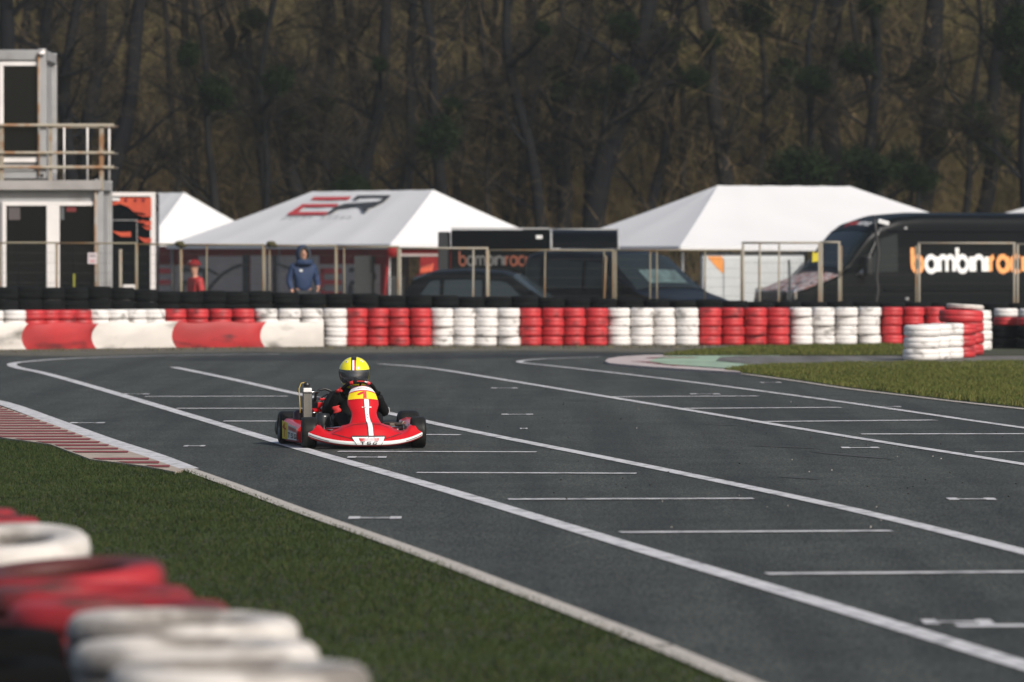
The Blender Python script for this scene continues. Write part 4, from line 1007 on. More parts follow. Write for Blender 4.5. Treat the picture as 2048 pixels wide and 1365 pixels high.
# middle tent
tm = tent(780, 127, R(53), 8.95, 4.75, 2.55, 1.62, zE(489, 127), zE(379, 129), 'middle white tent with a red and black ER logo on its roof')
tr = tent(1360, 126, R(27.5), 9.4, 6.3, 2.75, 3.15, zE(493, 126), zE(372, 131), 'large plain white tent behind the white container', near_is_right=False)
tl_ = tent(290, 141, R(53), 5.5, 4.0, 1.5, 1.25, zE(488, 141), zE(385, 143), 'white tent peeking between the orange trailer and the middle tent')
tf = tent(2330, 140, R(30), 7.0, 5.0, 2.2, 2.2, zE(470, 140), zE(412, 143), 'white tent sliver at the right edge above the black van', near_is_right=True)
# tent roof logo, printed on the long face
def face_plane(t): 
    a, b, c_ = t.NL, t.NR, t.RR; n = (b - a).cross(c_ - a).normalized(); 
    if n.z < 0: n = -n
    return t.c + a, n
p0, nn_ = face_plane(tm)
def onroof(pts, name, m_, par=None, off=.004):
    q = MB(); P = [onplane(x, y, p0, nn_) + nn_ * off - tm.c for x, y in pts]; q.add(P, [tuple(range(len(P)))]); return q.build(name, m_, par or tm.roof)
tm.roof.parent = tm.root
redc = mat('logo_red', (.48, .045, .05), .6); blc = mat('logo_black', (.035, .037, .04), .6)
def cr3(x, y): return (300 + x / 3.4133, 360 + y / 3.4133)
for pts in ([(1120, 118), (1378, 116), (1352, 138), (1095, 140)], [(1040, 166), (1290, 164), (1268, 184), (1016, 186)], [(1040, 168), (1075, 168), (985, 236), (935, 236)], [(955, 220), (1220, 219), (1200, 238), (935, 240)]):
    onroof([cr3(*p) for p in pts], 'logo_letter', redc, off=.004 + .002 * rnd.random())
for k, pts in enumerate(([(1418, 108), (1645, 106), (1632, 122), (1398, 124)], [(1398, 122), (1432, 122), (1420, 138), (1385, 138)], [(1600, 121), (1632, 121), (1600, 150), (1560, 150), (1585, 136)], [(1330, 166), (1600, 148), (1560, 168), (1530, 184), (1400, 184), (1290, 196), (1235, 232), (1210, 230), (1270, 186)], [(1420, 184), (1510, 184), (1490, 205), (1480, 222), (1455, 222), (1448, 200)])):
    onroof([cr3(*p) for p in pts], 'logo_letter', blc, off=.008 + .002 * k)
for i in range(11):
    x = 905 + i * 44; y = 262 - (i % 3) * 3
    if i == 5: continue
    onroof([cr3(x, y), cr3(x + 30, y - 6), cr3(x + 38, y - 12), cr3(x + 6, y - 7)], 'small_print', M['greyprint'], off=.006)
# walls of the middle tent: long side
wp = tm.c + tm.NL + Vector((0, 0, 0)) - tm.n_long * .12; wn_ = tm.n_long
def onwall(pts, name, m_, par, off=0.0, solid=0, t=tm):
    q = MB(); P = [onplane(x, y, wp, wn_) + wn_ * off - tm.c for x, y in pts]; q.add(P, [tuple(range(len(P)))]); return q.build(name, m_, par, solid=solid)
wl = onwall([(315, 493), (776, 493), (776, 606), (315, 606)], 'side_wall', M['darkred'], tm.root, 0, .02)
# lower part of the wall down to the ground, then grey printed panels
def rr(x0, y0, x1, y1): return [(x0, y0), (x1, y0), (x1, y1), (x0, y1)]
for i, (x0, x1, y0) in enumerate(((310, 410, 531), (398, 486, 513), (502, 546, 512), (556, 640, 512), (640, 762, 529))): onwall(rr(x0, y0, x1, 600), 'grey_print_panel', M['greycanvas'], wl, .014 + .003 * i)
onwall(rr(487, 510, 500, 600), 'dark_seam', M['blackcanvas'], wl, .03)
onwall(rr(548, 512, 556, 600), 'dark_seam', M['blackcanvas'], wl, .03)
def rib(pts, w, m_, off, name='printed_line'):
    q = MB(); ribbon(q, pts, w, lambda a, b, o: onplane(a, b, wp, wn_) + wn_ * off - tm.c); q.build(name, m_, wl)
rib([(418, 580), (430, 565), (448, 548), (468, 536), (486, 530)], 6, blc, .032)
rib([(555, 528), (572, 534), (590, 540), (640, 548)], 5, blc, .0325)
rib([(400, 538), (420, 540), (438, 550)], 5, blc, .0335)
for bx in (305, 643):
    w_ = 43
    for x0, y0, x1, y1 in ((bx, 537, bx + w_, 548), (bx, 560, bx + w_, 570), (bx, 537, bx + 8, 590), (bx, 583, bx + w_, 592)): onwall(rr(x0, y0, x1, y1), 'printed_letter', mat('dull_red_print', (.45, .04, .05), .6) if 'dull_red_print' not in bpy.data.materials else bpy.data.materials['dull_red_print'], wl, .036 + .0003 * (y0 % 7) + .0002 * (x1 % 5))
    rib([(bx + 58, 540), (bx + 98, 540), (bx + 106, 545), (bx + 108, 555), (bx + 103, 563), (bx + 96, 566), (bx + 62, 566), (bx + 60, 575), (bx + 60, 600)], 9, blc, .041, 'printed_letter')
    rib([(bx + 92, 568), (bx + 102, 576), (bx + 107, 590), (bx + 107, 600)], 9, blc, .0425, 'printed_letter')
# right end wall
ep = tm.c + tm.NR - tm.n_end * .12; en_ = tm.n_end
def onend(pts, name, m_, par, off=0.0, solid=0):
    q = MB(); P = [onplane(x, y, ep, en_) + en_ * off - tm.c for x, y in pts]; q.add(P, [tuple(range(len(P)))]); return q.build(name, m_, par, solid=solid)
ew = onend([(784, 493), (1060, 493), (1060, 512), (784, 512)], 'end_wall', M['brightred'], tm.root, 0, .02)
onend([(840, 512), (1060, 512), (1060, 606), (840, 606)], 'end_wall', M['brightred'], tm.root, .001, .02)
onend([(784, 508), (878, 508), (878, 513), (784, 513)], 'pale_band', M['greycanvas'], ew, .02)
rib_ = MB(); rib_.add([onplane(x, y, ep, en_) + en_ * -.6 - tm.c for x, y in rr(740, 512, 850, 606)], [(0, 1, 2, 3)]); rib_.build('opening_shade', M['blackcanvas'], tm.root)  # black sheet stands in for the shade inside the tent opening
# red props by the tent opening
q = MB(); p1 = A(762, 590, 124.5); p2 = A(777, 508, 124.5); q.tube([Vector((p1.x, p1.y, PZ)), p2], .035, 8); o = q.build('red_pole', M['brightred']); tag(o, 'slanting red pole at the opening of the ER tent', 'pole')
q = MB(); c_ = A(786, 505, 124.3); q.lathe([(.001, -.12), (.10, -.10), (.14, 0), (.11, .1), (.001, .13)], 14, c=c_); o = q.build('red_lantern_bag', M['brightred']); tag(o, 'small red cloth bag hanging at the corner of the ER tent', 'bag')
q = MB(); q.lathe([(.001, 0), (.06, 0), (.07, .06), (.04, .12), (.04, .17), (.001, .18)], 12, c=(XP(796, 124), 124, PZ + .30)); o = q.build('yellow_bottle', M['yellow']); tag(o, 'small yellow bottle on the white frame by the ER tent', 'bottle')
q = MB(); cx_ = XP(790, 124.2); q.tube([(cx_ - .12, 124.2, PZ), (cx_ - .12, 124.2, ZP(556, 124.2)), (cx_ + .10, 124.2, ZP(556, 124.2)), (cx_ + .10, 124.2, PZ)], .022, 8); q.b2(cx_ - .12, cx_ + .16, 123.9, 124.3, PZ + .26, PZ + .30); o = q.build('white_trolley', M['greyprint']); tag(o, 'small white metal frame standing in the ER tent opening', 'trolley')
# red kart nose and orange cover leaning at the tent
q = MB(); q.grid(lambda u, v: A(815 + 36 * u + 20 * v, 586 - 36 * v, 122) + Vector((0, .2 * math.sin(u * 3.1) * -1 - v * .1, 0)), 8, 8); o = q.build('stack_of_crates', M['brightred'], solid=.05); o.name = 'red_crate'; tag(o, 'red slatted crate beside the dark parked car', 'crate')
o2 = MB()
for i in range(5): a_, b_ = A(814 + i * 3, 584 - i * 7, 121.7), A(850 + i * 3.5, 582 - i * 7, 121.7); o2.tube([a_, b_], .012, 6)
o2.build('slat', M['darkred'], o)
q = MB()
for x in (XP(822, 122), XP(850, 122)): q.b2(x - .03, x + .03, 122.0, 122.3, PZ, ZP(575, 122))
q.build('leg', M['darkred'], o)
q = MB(); q.grid(lambda u, v: A(838 + 26 * u + 3 * v, 560 - 25 * (v ** .7) - 8 * u * v, 122.3) + Vector((0, -.25 * math.sin(math.pi * v), 0)), 8, 8); o = q.build('orange_cover', M['orangered'], solid=.02); tag(o, 'orange cloth cover piled on the red crate by the car', 'cover')

# ---- orange and black box trailer behind the fence
def boxtrailer(name, px0, px1, py_top, Y, dep, label, mtop, mside):
    x0, x1 = XP(px0, Y), XP(px1, Y); zt_ = ZP(py_top, Y); root = empty(name, ((x0 + x1) / 2, Y, PZ)); tag(root, label, 'trailer'); hw_ = (x1 - x0) / 2; H = zt_ - PZ
    q = MB(); q.b2(-hw_, hw_, 0, dep, .45, H); b = q.build('body', mside, root, bevel=.03)
    for s__ in (-1, 1):
        for y in (dep * .35, dep * .6): MB().lathe([(.12, -.09), (.30, -.1), (.32, -.06), (.32, .06), (.30, .1), (.12, .09)], 20, 'X', (s__ * (hw_ - .15), y, .32)).build('wheel', M['kart_tyre'], root)
    return root, b, hw_, H
ot, ob, hw_, H = boxtrailer('display_trailer', 222, 308, 386, 112, 1.7, 'tall box trailer with orange and black artwork and a white edge', None, M['blackpaint'])
L0 = ot.location
def onf(pts, name, m_, par, Y, off, root=None):
    q = MB(); q.add([A(x, y, Y) + Vector((0, -off, 0)) - (root or ot).location for x, y in pts], [tuple(range(len(pts)))]); return q.build(name, m_, par)
q = MB(); q.b2(-hw_ - .02, hw_ + .03, -.03, .06, H - .07, H + .01); q.b2(hw_ - .07, hw_ + .03, -.028, .06, .1, H - .07); q.build('edge_trim', M['frame_white'], ob)
orm = mat('sunset_orange', (.62, .10, .045), .5, c2=(.42, .05, .025), vscale=2)
onf([(223, 396), (303, 396), (303, 436), (285, 426), (268, 424), (256, 414), (240, 408), (223, 412)], 'orange_artwork', orm, ob, 112, .035)
for k, (x0, y0, x1, y1) in enumerate(((270, 428, 303, 434), (262, 440, 303, 446), (284, 452, 303, 460), (223, 462, 262, 474), (276, 474, 303, 486), (282, 440, 303, 452))):
    onf([(x0, y0), ((x0 + x1) / 2, y0 + 3), (x1, y0 + 2), (x1, y1), ((x0 + x1) / 2, y1)], 'orange_artwork', orm, ob, 112, .036 + .001 * k)
for x in (226, 249, 268, 284): onf(rr(x, 398, x + 6, 404), 'small_print', M['darkred'], ob, 112, .045)
onf(rr(222, 396, 240, 402), 'small_print', M['whiteprint'], ob, 112, .047)
onf([(222, 440), (275, 440), (275, 441.5), (222, 441.5)], 'door_outline', M['greyprint'], ob, 112, .046); onf(rr(273.5, 441, 275, 560), 'door_outline', M['greyprint'], ob, 112, .0465)
q = MB(); c_ = Vector((XP(316, 111.9), 112.2, ZP(414, 112))); q.lathe([(.001, -.03), (.08, -.03), (.09, 0), (.08, .03), (.001, .03)], 14, 'X', (hw_ + .06, .1, ZP(414, 112) - PZ)); q.build('round_vent', blk, ob)
q = MB(); q.b2(XP(246, 108), XP(272, 108), 107.9, 108.5, PZ, ZP(570, 108)); o = q.build('white_crate', M['frame_white'], bevel=.02); tag(o, 'low white box on the ground between container and trailer', 'crate')
q = MB(); q.tube([(XP(241, 106.5), 106.5, gz(106.5)), (XP(241, 106.5), 106.5, ZP(499, 106.5))], .03, 8); o = q.build('thin_post', M['rail']); tag(o, 'thin beige post between the container and the orange trailer', 'post')

# ---- dark event trailer with awning
YT = 113.0
et = empty('race_trailer', (XP(1030, YT), YT, PZ)); tag(et, 'long black race trailer with orange and grey lettering behind parked car', 'trailer'); L0 = et.location
def lx(px): return XP(px, YT) - L0.x
def lz(py): return ZP(py, YT) - PZ
q = MB(); q.b2(lx(902), lx(1100), 0, 2.3, .35, lz(460)); eb = q.build('body', M['blackpaint'], et, bevel=.03)
q = MB(); q.b2(lx(1100), lx(1237), .3, 2.3, .35, lz(500)); q.build('rear_body', M['blackpaint'], et, bevel=.02)
q = MB(); q.b2(lx(876), lx(899), .1, 2.0, .3, lz(464)); q.build('front_box', M['blackcanvas'], et, bevel=.02)
def awn(u, v): 
    a = R(90 * v); r = (lz(460) - lz(497)); return Vector((lx(1104) + (lx(1236) - lx(1104)) * u, 1.0 - math.sin(a) * 1.0 if False else .55 - math.sin(a) * .55, lz(497) + r * math.cos(a)))
q = MB(); q.grid(awn, 12, 10); q.b2(lx(1104), lx(1236), .56, 2.2, lz(497), lz(460) - .003); aw = q.build('awning', M['blackpaint'], et)
q = MB(); 
for u0 in (0, 1):
    q.tube([awn(u0, k / 10) + Vector((0.01 if u0 else -.02, -.01, .008)) for k in range(11)] + [Vector((lx(1236) if u0 else lx(1104), 0, .5))], .022, 8)
q.tube([(lx(1100), .6, lz(459)), (lx(1236), .6, lz(459))], .018, 8); q.build('awning_frame', M['greyprint'], aw)
q = MB(); q.b2(lx(902), lx(1100), -.02, .0, lz(459) - .0, lz(456)); q.build('roof_trim', M['greyprint'], et)
q = MB(); q.b2(lx(1072), lx(1085), -.012, -.003, lz(478), lz(471)); q.build('small_print', M['whiteprint'], eb)
def tw(px, py, xh, root_, y_, obl=0): 
    return lambda u, v, o: Vector((XP(px, YT) - L0.x + u * xh, y_ - o, lz(py) + v * xh))
ls = word('bambiniracing', lambda u, v, o: Vector((lx(919) + u * .124, -.012 - o, lz(531) + v * .175)), .26, .30)
mergemb(ls[:1] + ls[7:]).build('lettering', mat('dull_orange_letter', (.22, .06, .03), .6), eb); mergemb(ls[1:7]).build('lettering', mat('dull_grey_letter', (.12, .12, .12), .6), eb)
for x in (930, 1060, 1200):
    MB().lathe([(.1, -.09), (.30, -.1), (.33, -.06), (.33, .06), (.30, .1), (.1, .09)], 20, 'X', (lx(x), .4, .33)).build('wheel', M['kart_tyre'], et)

# ---- cars: one lofted shell with patches for glass
def car_shell(prof, hw, zlow=.28, tumble=.22, shoulder=1.0, nose=(.82, .9)):
    L_ = prof[-1][0]
    def ztop(x):
        for (a, b), (c, d) in zip(prof, prof[1:]):
            if a <= x <= c: q = (x - a) / ((c - a) or 1); return b + (d - b) * q
        return prof[-1][1]
    def width(x):
        e = .55; w = hw
        if x < e: w = hw * (nose[0] + (1 - nose[0]) * math.sin(math.pi / 2 * x / e))
        if x > L_ - .35: w = hw * (nose[1] + (1 - nose[1]) * math.sin(math.pi / 2 * (L_ - x) / .35))
        return w
    def P(x, k, off=0.0):                   # k 0..1 left sill, over the roof, to right sill; .5 = centre line
        s_ = -1 if k < .5 else 1; t = (k if k < .5 else 1 - k) * 2; zt_ = ztop(x); w = width(x); sh = min(shoulder, zt_ - .06)
        tw_ = w - tumble * max(0, zt_ - sh) ** .9 * .75
        pr = [(w * .97, zlow), (w, zlow + .2), (w, sh - .12), (w - .02, sh), (tw_ + .03, zt_ - .14 if zt_ - sh > .25 else zt_ - .03), (tw_ - .06, zt_ - .03), (tw_ * .6, zt_ + .015), (0, zt_ + .03)]
        ks = [0, .12, .28, .36, .66, .74, .85, 1.0]
        for i in range(7):
            if t <= ks[i + 1] + 1e-9: q = (t - ks[i]) / (ks[i + 1] - ks[i]); break
        y = pr[i][0] * (1 - q) + pr[i + 1][0] * q; z = pr[i][1] * (1 - q) + pr[i + 1][1] * q
        dy, dz = pr[i + 1][0] - pr[i][0], pr[i + 1][1] - pr[i][1]; l = math.hypot(dy, dz) or 1
        dzx = (ztop(min(x + .05, L_)) - ztop(max(x - .05, 0))) / .1
        n = Vector((-dzx * (t > .6) * 1.0, s_ * dz / l, -dy / l)); n.normalize()
        return Vector((x, s_ * y, z)) + n * off
    return P, ztop, width, L_
def patch(P, name, x0, x1, k0, k1, m_, par, off=.012, nu=14, nv=14, sl=0.0, sl1=None, solid=0):
    q = MB(); sl1 = sl if sl1 is None else sl1
    def f(u, v):
        a = x0 + sl * v; b = x1 + sl1 * v; return P(a + (b - a) * u, k0 + (k1 - k0) * v, off)
    q.grid(f, nu, nv); return q.build(name, m_, par, solid=solid)
def make_car(name, loc, rz, prof, hw, paint, label, cat, r=.32, wx=(.85, -.85), **kw):
    root = empty(name, loc, rz); tag(root, label, cat, None)
    P, zt_, wd, L_ = car_shell(prof, hw, **kw); q = MB()
    q.grid(lambda u, v: P(L_ * (u if 0 < u < 1 else u), v), 70, 44)
    for e in (0, L_): q.add([P(e, i / 44) for i in range(45)], [tuple(range(45))])
    b = q.build('body', paint, root, auto=True)
    for x in (wx[0], L_ + wx[1]):
        for s_ in (-1, 1):
            W = MB().lathe([(r * .62, -.10), (r * .8, -.11), (r * .97, -.10), (r, -.06), (r, .06), (r * .97, .10), (r * .8, .11), (r * .62, .10)], 28, 'Y').build('wheel', M['kart_tyre'], root)
            W.location = (x, s_ * (hw - .10), r); MB().lathe([(.001, -.1), (r * .5, -.09), (r * .63, -.1), (r * .63, .1), (r * .5, .09), (.001, .1)], 20, 'Y').build('rim', M['alu'], W)
    return root, b, P, L_
# local: x=0 nose, +x to the tail. Nose-right cars are turned by 180 degrees.
# dark hatchback
hb = [(0, .55), (.06, .72), (.25, .82), (1.05, .98), (1.15, 1.02), (1.75, 1.46), (2.0, 1.54), (2.7, 1.58), (3.3, 1.55), (3.72, 1.40), (3.95, 1.0), (4.0, .5)]
Yc = 108.6
r1, b1, P1, L1 = make_car('parked_car', (XP(838, Yc) + 3.65, Yc, PZ), R(180 - 8), hb, .86, M['blackpaint'], 'dark grey hatchback parked in front of the black race trailer', 'car', shoulder=.98, tumble=.30)
cg = mat('car_glass', (.026, .036, .042), .2, spec=.2)
patch(P1, 'windscreen', 1.16, 1.78, .36, .64, cg, b1)
for k0, k1 in ((.20, .315), (.80, .685)):
    patch(P1, 'side_window', 1.45, 2.28, k0, k1, cg, b1, sl=.42, sl1=-.0); patch(P1, 'side_window', 2.36, 3.10, k0, k1, cg, b1, sl=0, sl1=-.02); patch(P1, 'side_window', 3.17, 3.62, k0, k1, cg, b1, sl=0, sl1=-.25)
patch(P1, 'rear_window', 3.45, 3.86, .37, .63, cg, b1)
patch(P1, 'licence_plate', -.001, .0, .45, .55, M['whiteprint'], b1)
for s_ in (-1, 1): q = MB(); q.box((.16, s_ * .62, .70), (.16, .32, .13)); q.build('headlight', M['alu'], b1, bevel=.03); q = MB(); q.box((1.45, s_ * .93, 1.0), (.09, .18, .12)); q.build('wing_mirror', M['blackpaint'], b1, bevel=.03)
# dark minivan
mv = [(0, .6), (.05, .85), (.2, .98), (.9, 1.16), (1.0, 1.2), (1.85, 1.84), (2.1, 1.92), (3.0, 1.96), (3.9, 1.94), (4.22, 1.88), (4.3, .6)]
Yv = 108.5
r2, b2, P2, L2 = make_car('parked_minivan', (XP(1414, Yv), Yv, PZ), R(180 - 47), mv, .95, M['navypaint'], 'dark blue minivan with reflecting windscreen parked left of the white container', 'minivan', r=.33, shoulder=1.12, tumble=.2)
cg2 = mat('van_glass', (.012, .018, .021), .15, spec=.22)
wsn = patch(P2, 'windscreen', 1.02, 1.86, .37, .63, cg2, b2)
patch(P2, 'painted_reflection', 1.12, 1.45, .42, .56, mat('reflection_tint', (.10, .15, .15), .4, var=.5, vscale=6), wsn, .02)  # reflection on the glass painted as a paler teal patch
for k0, k1 in ((.20, .315), (.80, .685)):
    patch(P2, 'side_window', 1.35, 2.4, k0, k1, cg2, b2, sl=.55, sl1=0); patch(P2, 'side_window', 2.5, 3.6, k0, k1, cg2, b2); patch(P2, 'side_window', 3.68, 4.1, k0, k1, cg2, b2)
for s_ in (-1, 1): q = MB(); q.box((.12, s_ * .66, .86), (.22, .38, .17), s_ * -.3); q.build('headlight', M['whiteprint'], b2, bevel=.04); q = MB(); q.box((1.42, s_ * 1.05, 1.22), (.1, .2, .26)); q.build('wing_mirror', M['blackpaint'], b2, bevel=.04)
q = MB(); q.box((.06, 0, .74), (.05, .9, .14)); q.build('grille', M['chrome'], b2, bevel=.02)
# large black van
sv = [(0, .62), (.03, .95), (.12, 1.10), (.45, 1.22), (1.12, 1.46), (1.2, 1.52), (1.62, 2.08), (1.86, 2.34), (2.15, 2.54), (2.6, 2.68), (3.2, 2.73), (6.6, 2.73), (6.78, 2.64), (6.85, .6)]
Yb = 121.0; VZ = PZ
ang = R(24)
r3, b3, P3, L3 = make_car('panel_van', (XP(1540, Yb), Yb, VZ), ang, sv, 1.0, M['blackpaint'], 'large black panel van with orange and white lettering on its side', 'van', r=.36, wx=(1.05, -1.5), shoulder=1.42, tumble=.11, nose=(.86, .95))
wv = patch(P3, 'windscreen', 1.24, 1.98, .355, .645, cg2, b3)
patch(P3, 'sun_band', 1.86, 2.10, .36, .64, M['blackpaint'], b3, .02)
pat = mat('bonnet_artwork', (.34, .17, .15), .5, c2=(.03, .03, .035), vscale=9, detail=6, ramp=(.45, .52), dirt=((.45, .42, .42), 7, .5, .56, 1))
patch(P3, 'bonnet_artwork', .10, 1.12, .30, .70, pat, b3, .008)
# lettering runs nose to tail along the van's right-hand (camera) side, local -y
def vside(x, z): 
    lo, hi = 0.0, .5
    for _ in range(18):
        m_ = (lo + hi) / 2
        if P3(x, m_).z < z: lo = m_
        else: hi = m_
    return P3(x, lo, .012)
xs0 = 2.90; xh = .315; zb_ = 1.50
ls = word('bambiniracing', lambda u, v, o: vside(xs0 + u * xh * .76, zb_ + v * xh) + Vector((0, -o, 0)), .36, .36)
mergemb(ls[:1] + ls[7:]).build('lettering', mat('bright_orange_letter', (.95, .38, .12), .5), b3); mergemb(ls[1:7]).build('lettering', mat('bright_white_letter', (.85, .85, .84), .5), b3)
ls = word('bambiniracing', lambda u, v, o: P3(2.02 + v * .085, .41 + (u / 17) * .19, .024 + o), .30, .25)
mergemb(ls[:7]).build('small_lettering', M['whiteprint'], b3); mergemb(ls[7:]).build('small_lettering', mat('red_letter', (.6, .05, .04), .5), b3)
dgl = patch(P3, 'door_window', 1.72, 2.55, .19, .30, cg2, b3, .012, sl=.42, sl1=0)
q = MB(); q.tube([P3(1.55 + .6 * i / 8, .18 + .155 * i / 8, .02) for i in range(9)], .016, 8); q.build('pillar_glint', M['alu'], b3)  # metal strip modelled in place of a glint along the pillar
q = MB(); q.lathe([(.001, -.07), (.05, -.05), (.07, 0), (.05, .06), (.001, .07)], 12, 'X', P3(1.68, .195, .05)); q.build('mirror_glint', M['chrome'], b3)
for s_ in (-1, 1):
    q = MB(); q.box((1.72, s_ * 1.17, 1.62), (.14, .26, .42)); q.build('wing_mirror', M['black'], b3, bevel=.05)
    q = MB(); q.box((.17, s_ * .78, 1.0), (.22, .26, .24), s_ * -.4); q.build('headlight', M['chrome'], b3, bevel=.05)
q = MB(); q.box((.02, 0, .98), (.05, 1.0, .22)); q.build('grille', M['steel'], b3, bevel=.03)
for z in (.75, 1.10):
    q = MB(); q.tube([vside(2.2 + 4.4 * i / 10, z) for i in range(11)], .022, 6); q.build('body_moulding', M['blackpaint'], b3)
q = MB(); q.tube([vside(2.3 + 4.3 * i / 10, 2.36) for i in range(11)], .018, 6); q.build('body_moulding', M['blackpaint'], b3)
for z in (2.42, .92): q = MB(); q.box(vside(2.75, z), (.07, .03, .05)); q.build('side_marker', M['greyprint'], b3, bevel=.008)

# ---- white container under the right tent, its doors towards us
Yw = 123.3; wc = empty('white_container', (XP(1560, Yw), Yw, PZ)); tag(wc, 'white box container with double doors and orange swoosh beneath the right tent', 'container'); L0 = wc.location
def wx_(px): return XP(px, Yw) - L0.x
def wz(py): return ZP(py, Yw) - PZ
M['boxwhite'] = mat('box_white', (.60, .62, .62), .5, var=.06)
q = MB(); q.b2(wx_(1405), wx_(1608), 0, 1.3, .2, wz(512)); wb = q.build('body', M['boxwhite'], wc, bevel=.02)
for a, b in ((1448, 1517), (1521, 1590)):
    q = MB(); q.b2(wx_(a), wx_(b), -.03, -.001, .26, wz(518)); q.build('door', M['boxwhite'], wc, bevel=.008)
q = MB(); q.b2(wx_(1518), wx_(1520.5), -.05, -.005, .25, wz(516)); q.build('lock_bar', M['black'], wc)
q = MB(); q.box((wx_(1520), -.07, wz(577)), (.14, .05, .05)); q.build('handle', M['rail'], wc, bevel=.01)
q = MB(); q.add([(wx_(x), -.006, wz(y)) for x, y in ((1414, 513), (1444, 513), (1450, 530), (1456, 548), (1452, 552), (1440, 542), (1428, 530))], [tuple(range(7))]); q.add([(wx_(x), -.006, wz(y)) for x, y in ((1452, 551), (1458, 548), (1485, 557), (1485, 558))], [(0, 1, 2, 3)]); q.build('orange_swoosh', mat('swoosh_orange', (.85, .33, .08), .5), wb)
q = MB(); q.b2(wx_(1405), wx_(1608), .1, 1.25, wz(512) + .002, wz(506)); q.build('tent_shade_slab', M['blackcanvas'], wc)  # black slab fills in the shade under the tent above the box
q = MB()
for px in (1440, 1580): q.b2(wx_(px) - .2, wx_(px) + .2, .2, 1.1, 0, .199)
q.build('foot', M['blackcanvas'], wc)
q = MB(); q.tube([(XP(1583, 117.5), 117.5, PZ), (XP(1578, 117.5), 117.5, ZP(520, 117.5))], .025, 8); o = q.build('thin_post', M['blackcanvas']); tag(o, 'thin black post in front of the white container', 'post')

# ---- people at the fence
def person(loc, rz, label, jacket, hood=False, cap=None, h=1.70, armpose=0):
    root = empty('person', loc, rz); tag(root, label, 'person'); k = h / 1.75
    def v(x, y, z): return V((x * k, y * k, z * k))
    # local -y = facing
    head = [(v(0, -.01, 1.40), .055 * k), (v(0, -.02, 1.50), .052 * k), (v(0, -.03, 1.57), (.072 * k, .085 * k)), (v(0, -.03, 1.64), (.076 * k, .092 * k)), (v(0, -.02, 1.69), (.068 * k, .08 * k))]
    tors = [(v(0, 0, .95), (.155 * k, .11 * k)), (v(0, 0, 1.12), (.145 * k, .105 * k)), (v(0, 0, 1.30), (.17 * k, .11 * k)), (v(0, -.01, 1.40), .055 * k)]
    chs = [tors, head]; jk = [[(v(0, 0, .86), (.19 * k, .14 * k)), (v(0, 0, 1.08), (.175 * k, .135 * k)), (v(0, 0, 1.28), (.19 * k, .135 * k)), (v(0, -.005, 1.37), (.12 * k, .10 * k)), (v(0, -.01, 1.44), (.075 * k, .075 * k))]]
    arms = {-1: [v(-.20, 0, 1.36), v(-.27, .01, 1.10), v(-.23, -.10, .90)], 1: [v(.20, 0, 1.36), v(.265, .01, 1.12), v(.24, -.20, .97)]}
    for s_ in (-1, 1):
        a = arms[s_]; chs.append([(v(0, 0, 1.30), .1 * k), (a[0], .055 * k), (a[1], .042 * k), (a[2], .028 * k)])
        jk.append([(v(0, 0, 1.28), .1 * k), (a[0], .078 * k), (a[1], .064 * k), (a[2] * .9 + a[1] * .1, .05 * k)])
        fd = (a[2] - a[1]).normalized(); chs += hand_chains(a[2], fd, V((-s_ * .8, 0, .2)), 1.0 * k, .55, s_)
        chs.append([(v(0, 0, .95), .11 * k), (v(s_ * .09, 0, .88), .085 * k), (v(s_ * .10, -.01, .48), .055 * k), (v(s_ * .10, .01, .09), .038 * k), (v(s_ * .11, -.10, .04), (.04 * k, .035 * k)), (v(s_ * .11, -.17, .035), (.035 * k, .028 * k))])
    nose = [[(v(0, -.115, 1.61), .012 * k), (v(0, -.135, 1.585), .014 * k)]]; 
    for s_ in (-1, 1): nose.append([(v(s_ * .078, -.02, 1.62), .018 * k), (v(s_ * .082, -.015, 1.585), .012 * k)])
    skin('body', chs + nose, M['skinm'], root)
    skin('jacket', jk, jacket, root)
    tr_ = []
    for s_ in (-1, 1): tr_.append([(v(0, 0, .93), (.165 * k, .125 * k)), (v(s_ * .09, 0, .86), .10 * k), (v(s_ * .10, -.01, .48), .075 * k), (v(s_ * .10, .01, .12), .065 * k)])
    skin('trousers', tr_, M['trousers'], root)
    for s_ in (-1, 1): skin('shoe', [[(v(s_ * .105, .03, .045), .045 * k), (v(s_ * .11, -.08, .04), .043 * k), (v(s_ * .115, -.19, .035), .034 * k)]], M['black'], root, 1)
    for s_ in (-1, 1): MB().lathe([(.001, -.006), (.009, -.004), (.009, .004), (.001, .006)], 8, 'Y', v(s_ * .03, -.115, 1.635)).build('eye', blk, root)
    return root, k
hm_, k = person((XP(606, 101.2), 101.2, 0), R(16), 'hooded man in a blue jacket standing behind the black tyres', M['bluejacket'], h=1.68)
def hood(u, v):                             # u round the opening, v from rim to back
    a = 2 * math.pi * u; rx_, rz_ = .105 + .045 * math.sin(v * 1.5), .14 + .035 * math.sin(v * 1.5)
    f = math.cos(v * math.pi / 2) ** .6
    return V((math.sin(a) * rx_ * (f if v > .5 else 1) * (1 if v <= .5 else 1.1), -.135 + .27 * v, 1.575 + .02 + math.cos(a) * rz_ * (f if v > .5 else 1) * (1 if v <= .5 else 1.1))) * k
q = MB(); q.grid(hood, 28, 10); hd = q.build('hood', M['bluejacket'], hm_, solid=.02)
q = MB(); q.grid(lambda u, v: hood(u, .02) * (1 - .0) * 1 + V((math.sin(2 * math.pi * u) * -.032 * v, -.004 - .0 * v, math.cos(2 * math.pi * u) * -.045 * v)), 28, 3); q.build('hood_lining', M['blackcanvas'], hd, solid=.006)
q = MB(); q.grid(lambda u, v: V((-.15 + .3 * u, -.115 - .06 * math.cos((u - .5) * 3), 1.40 + .09 * v)) * k, 10, 3); q.build('collar', M['bluejacket'], hm_, solid=.025)
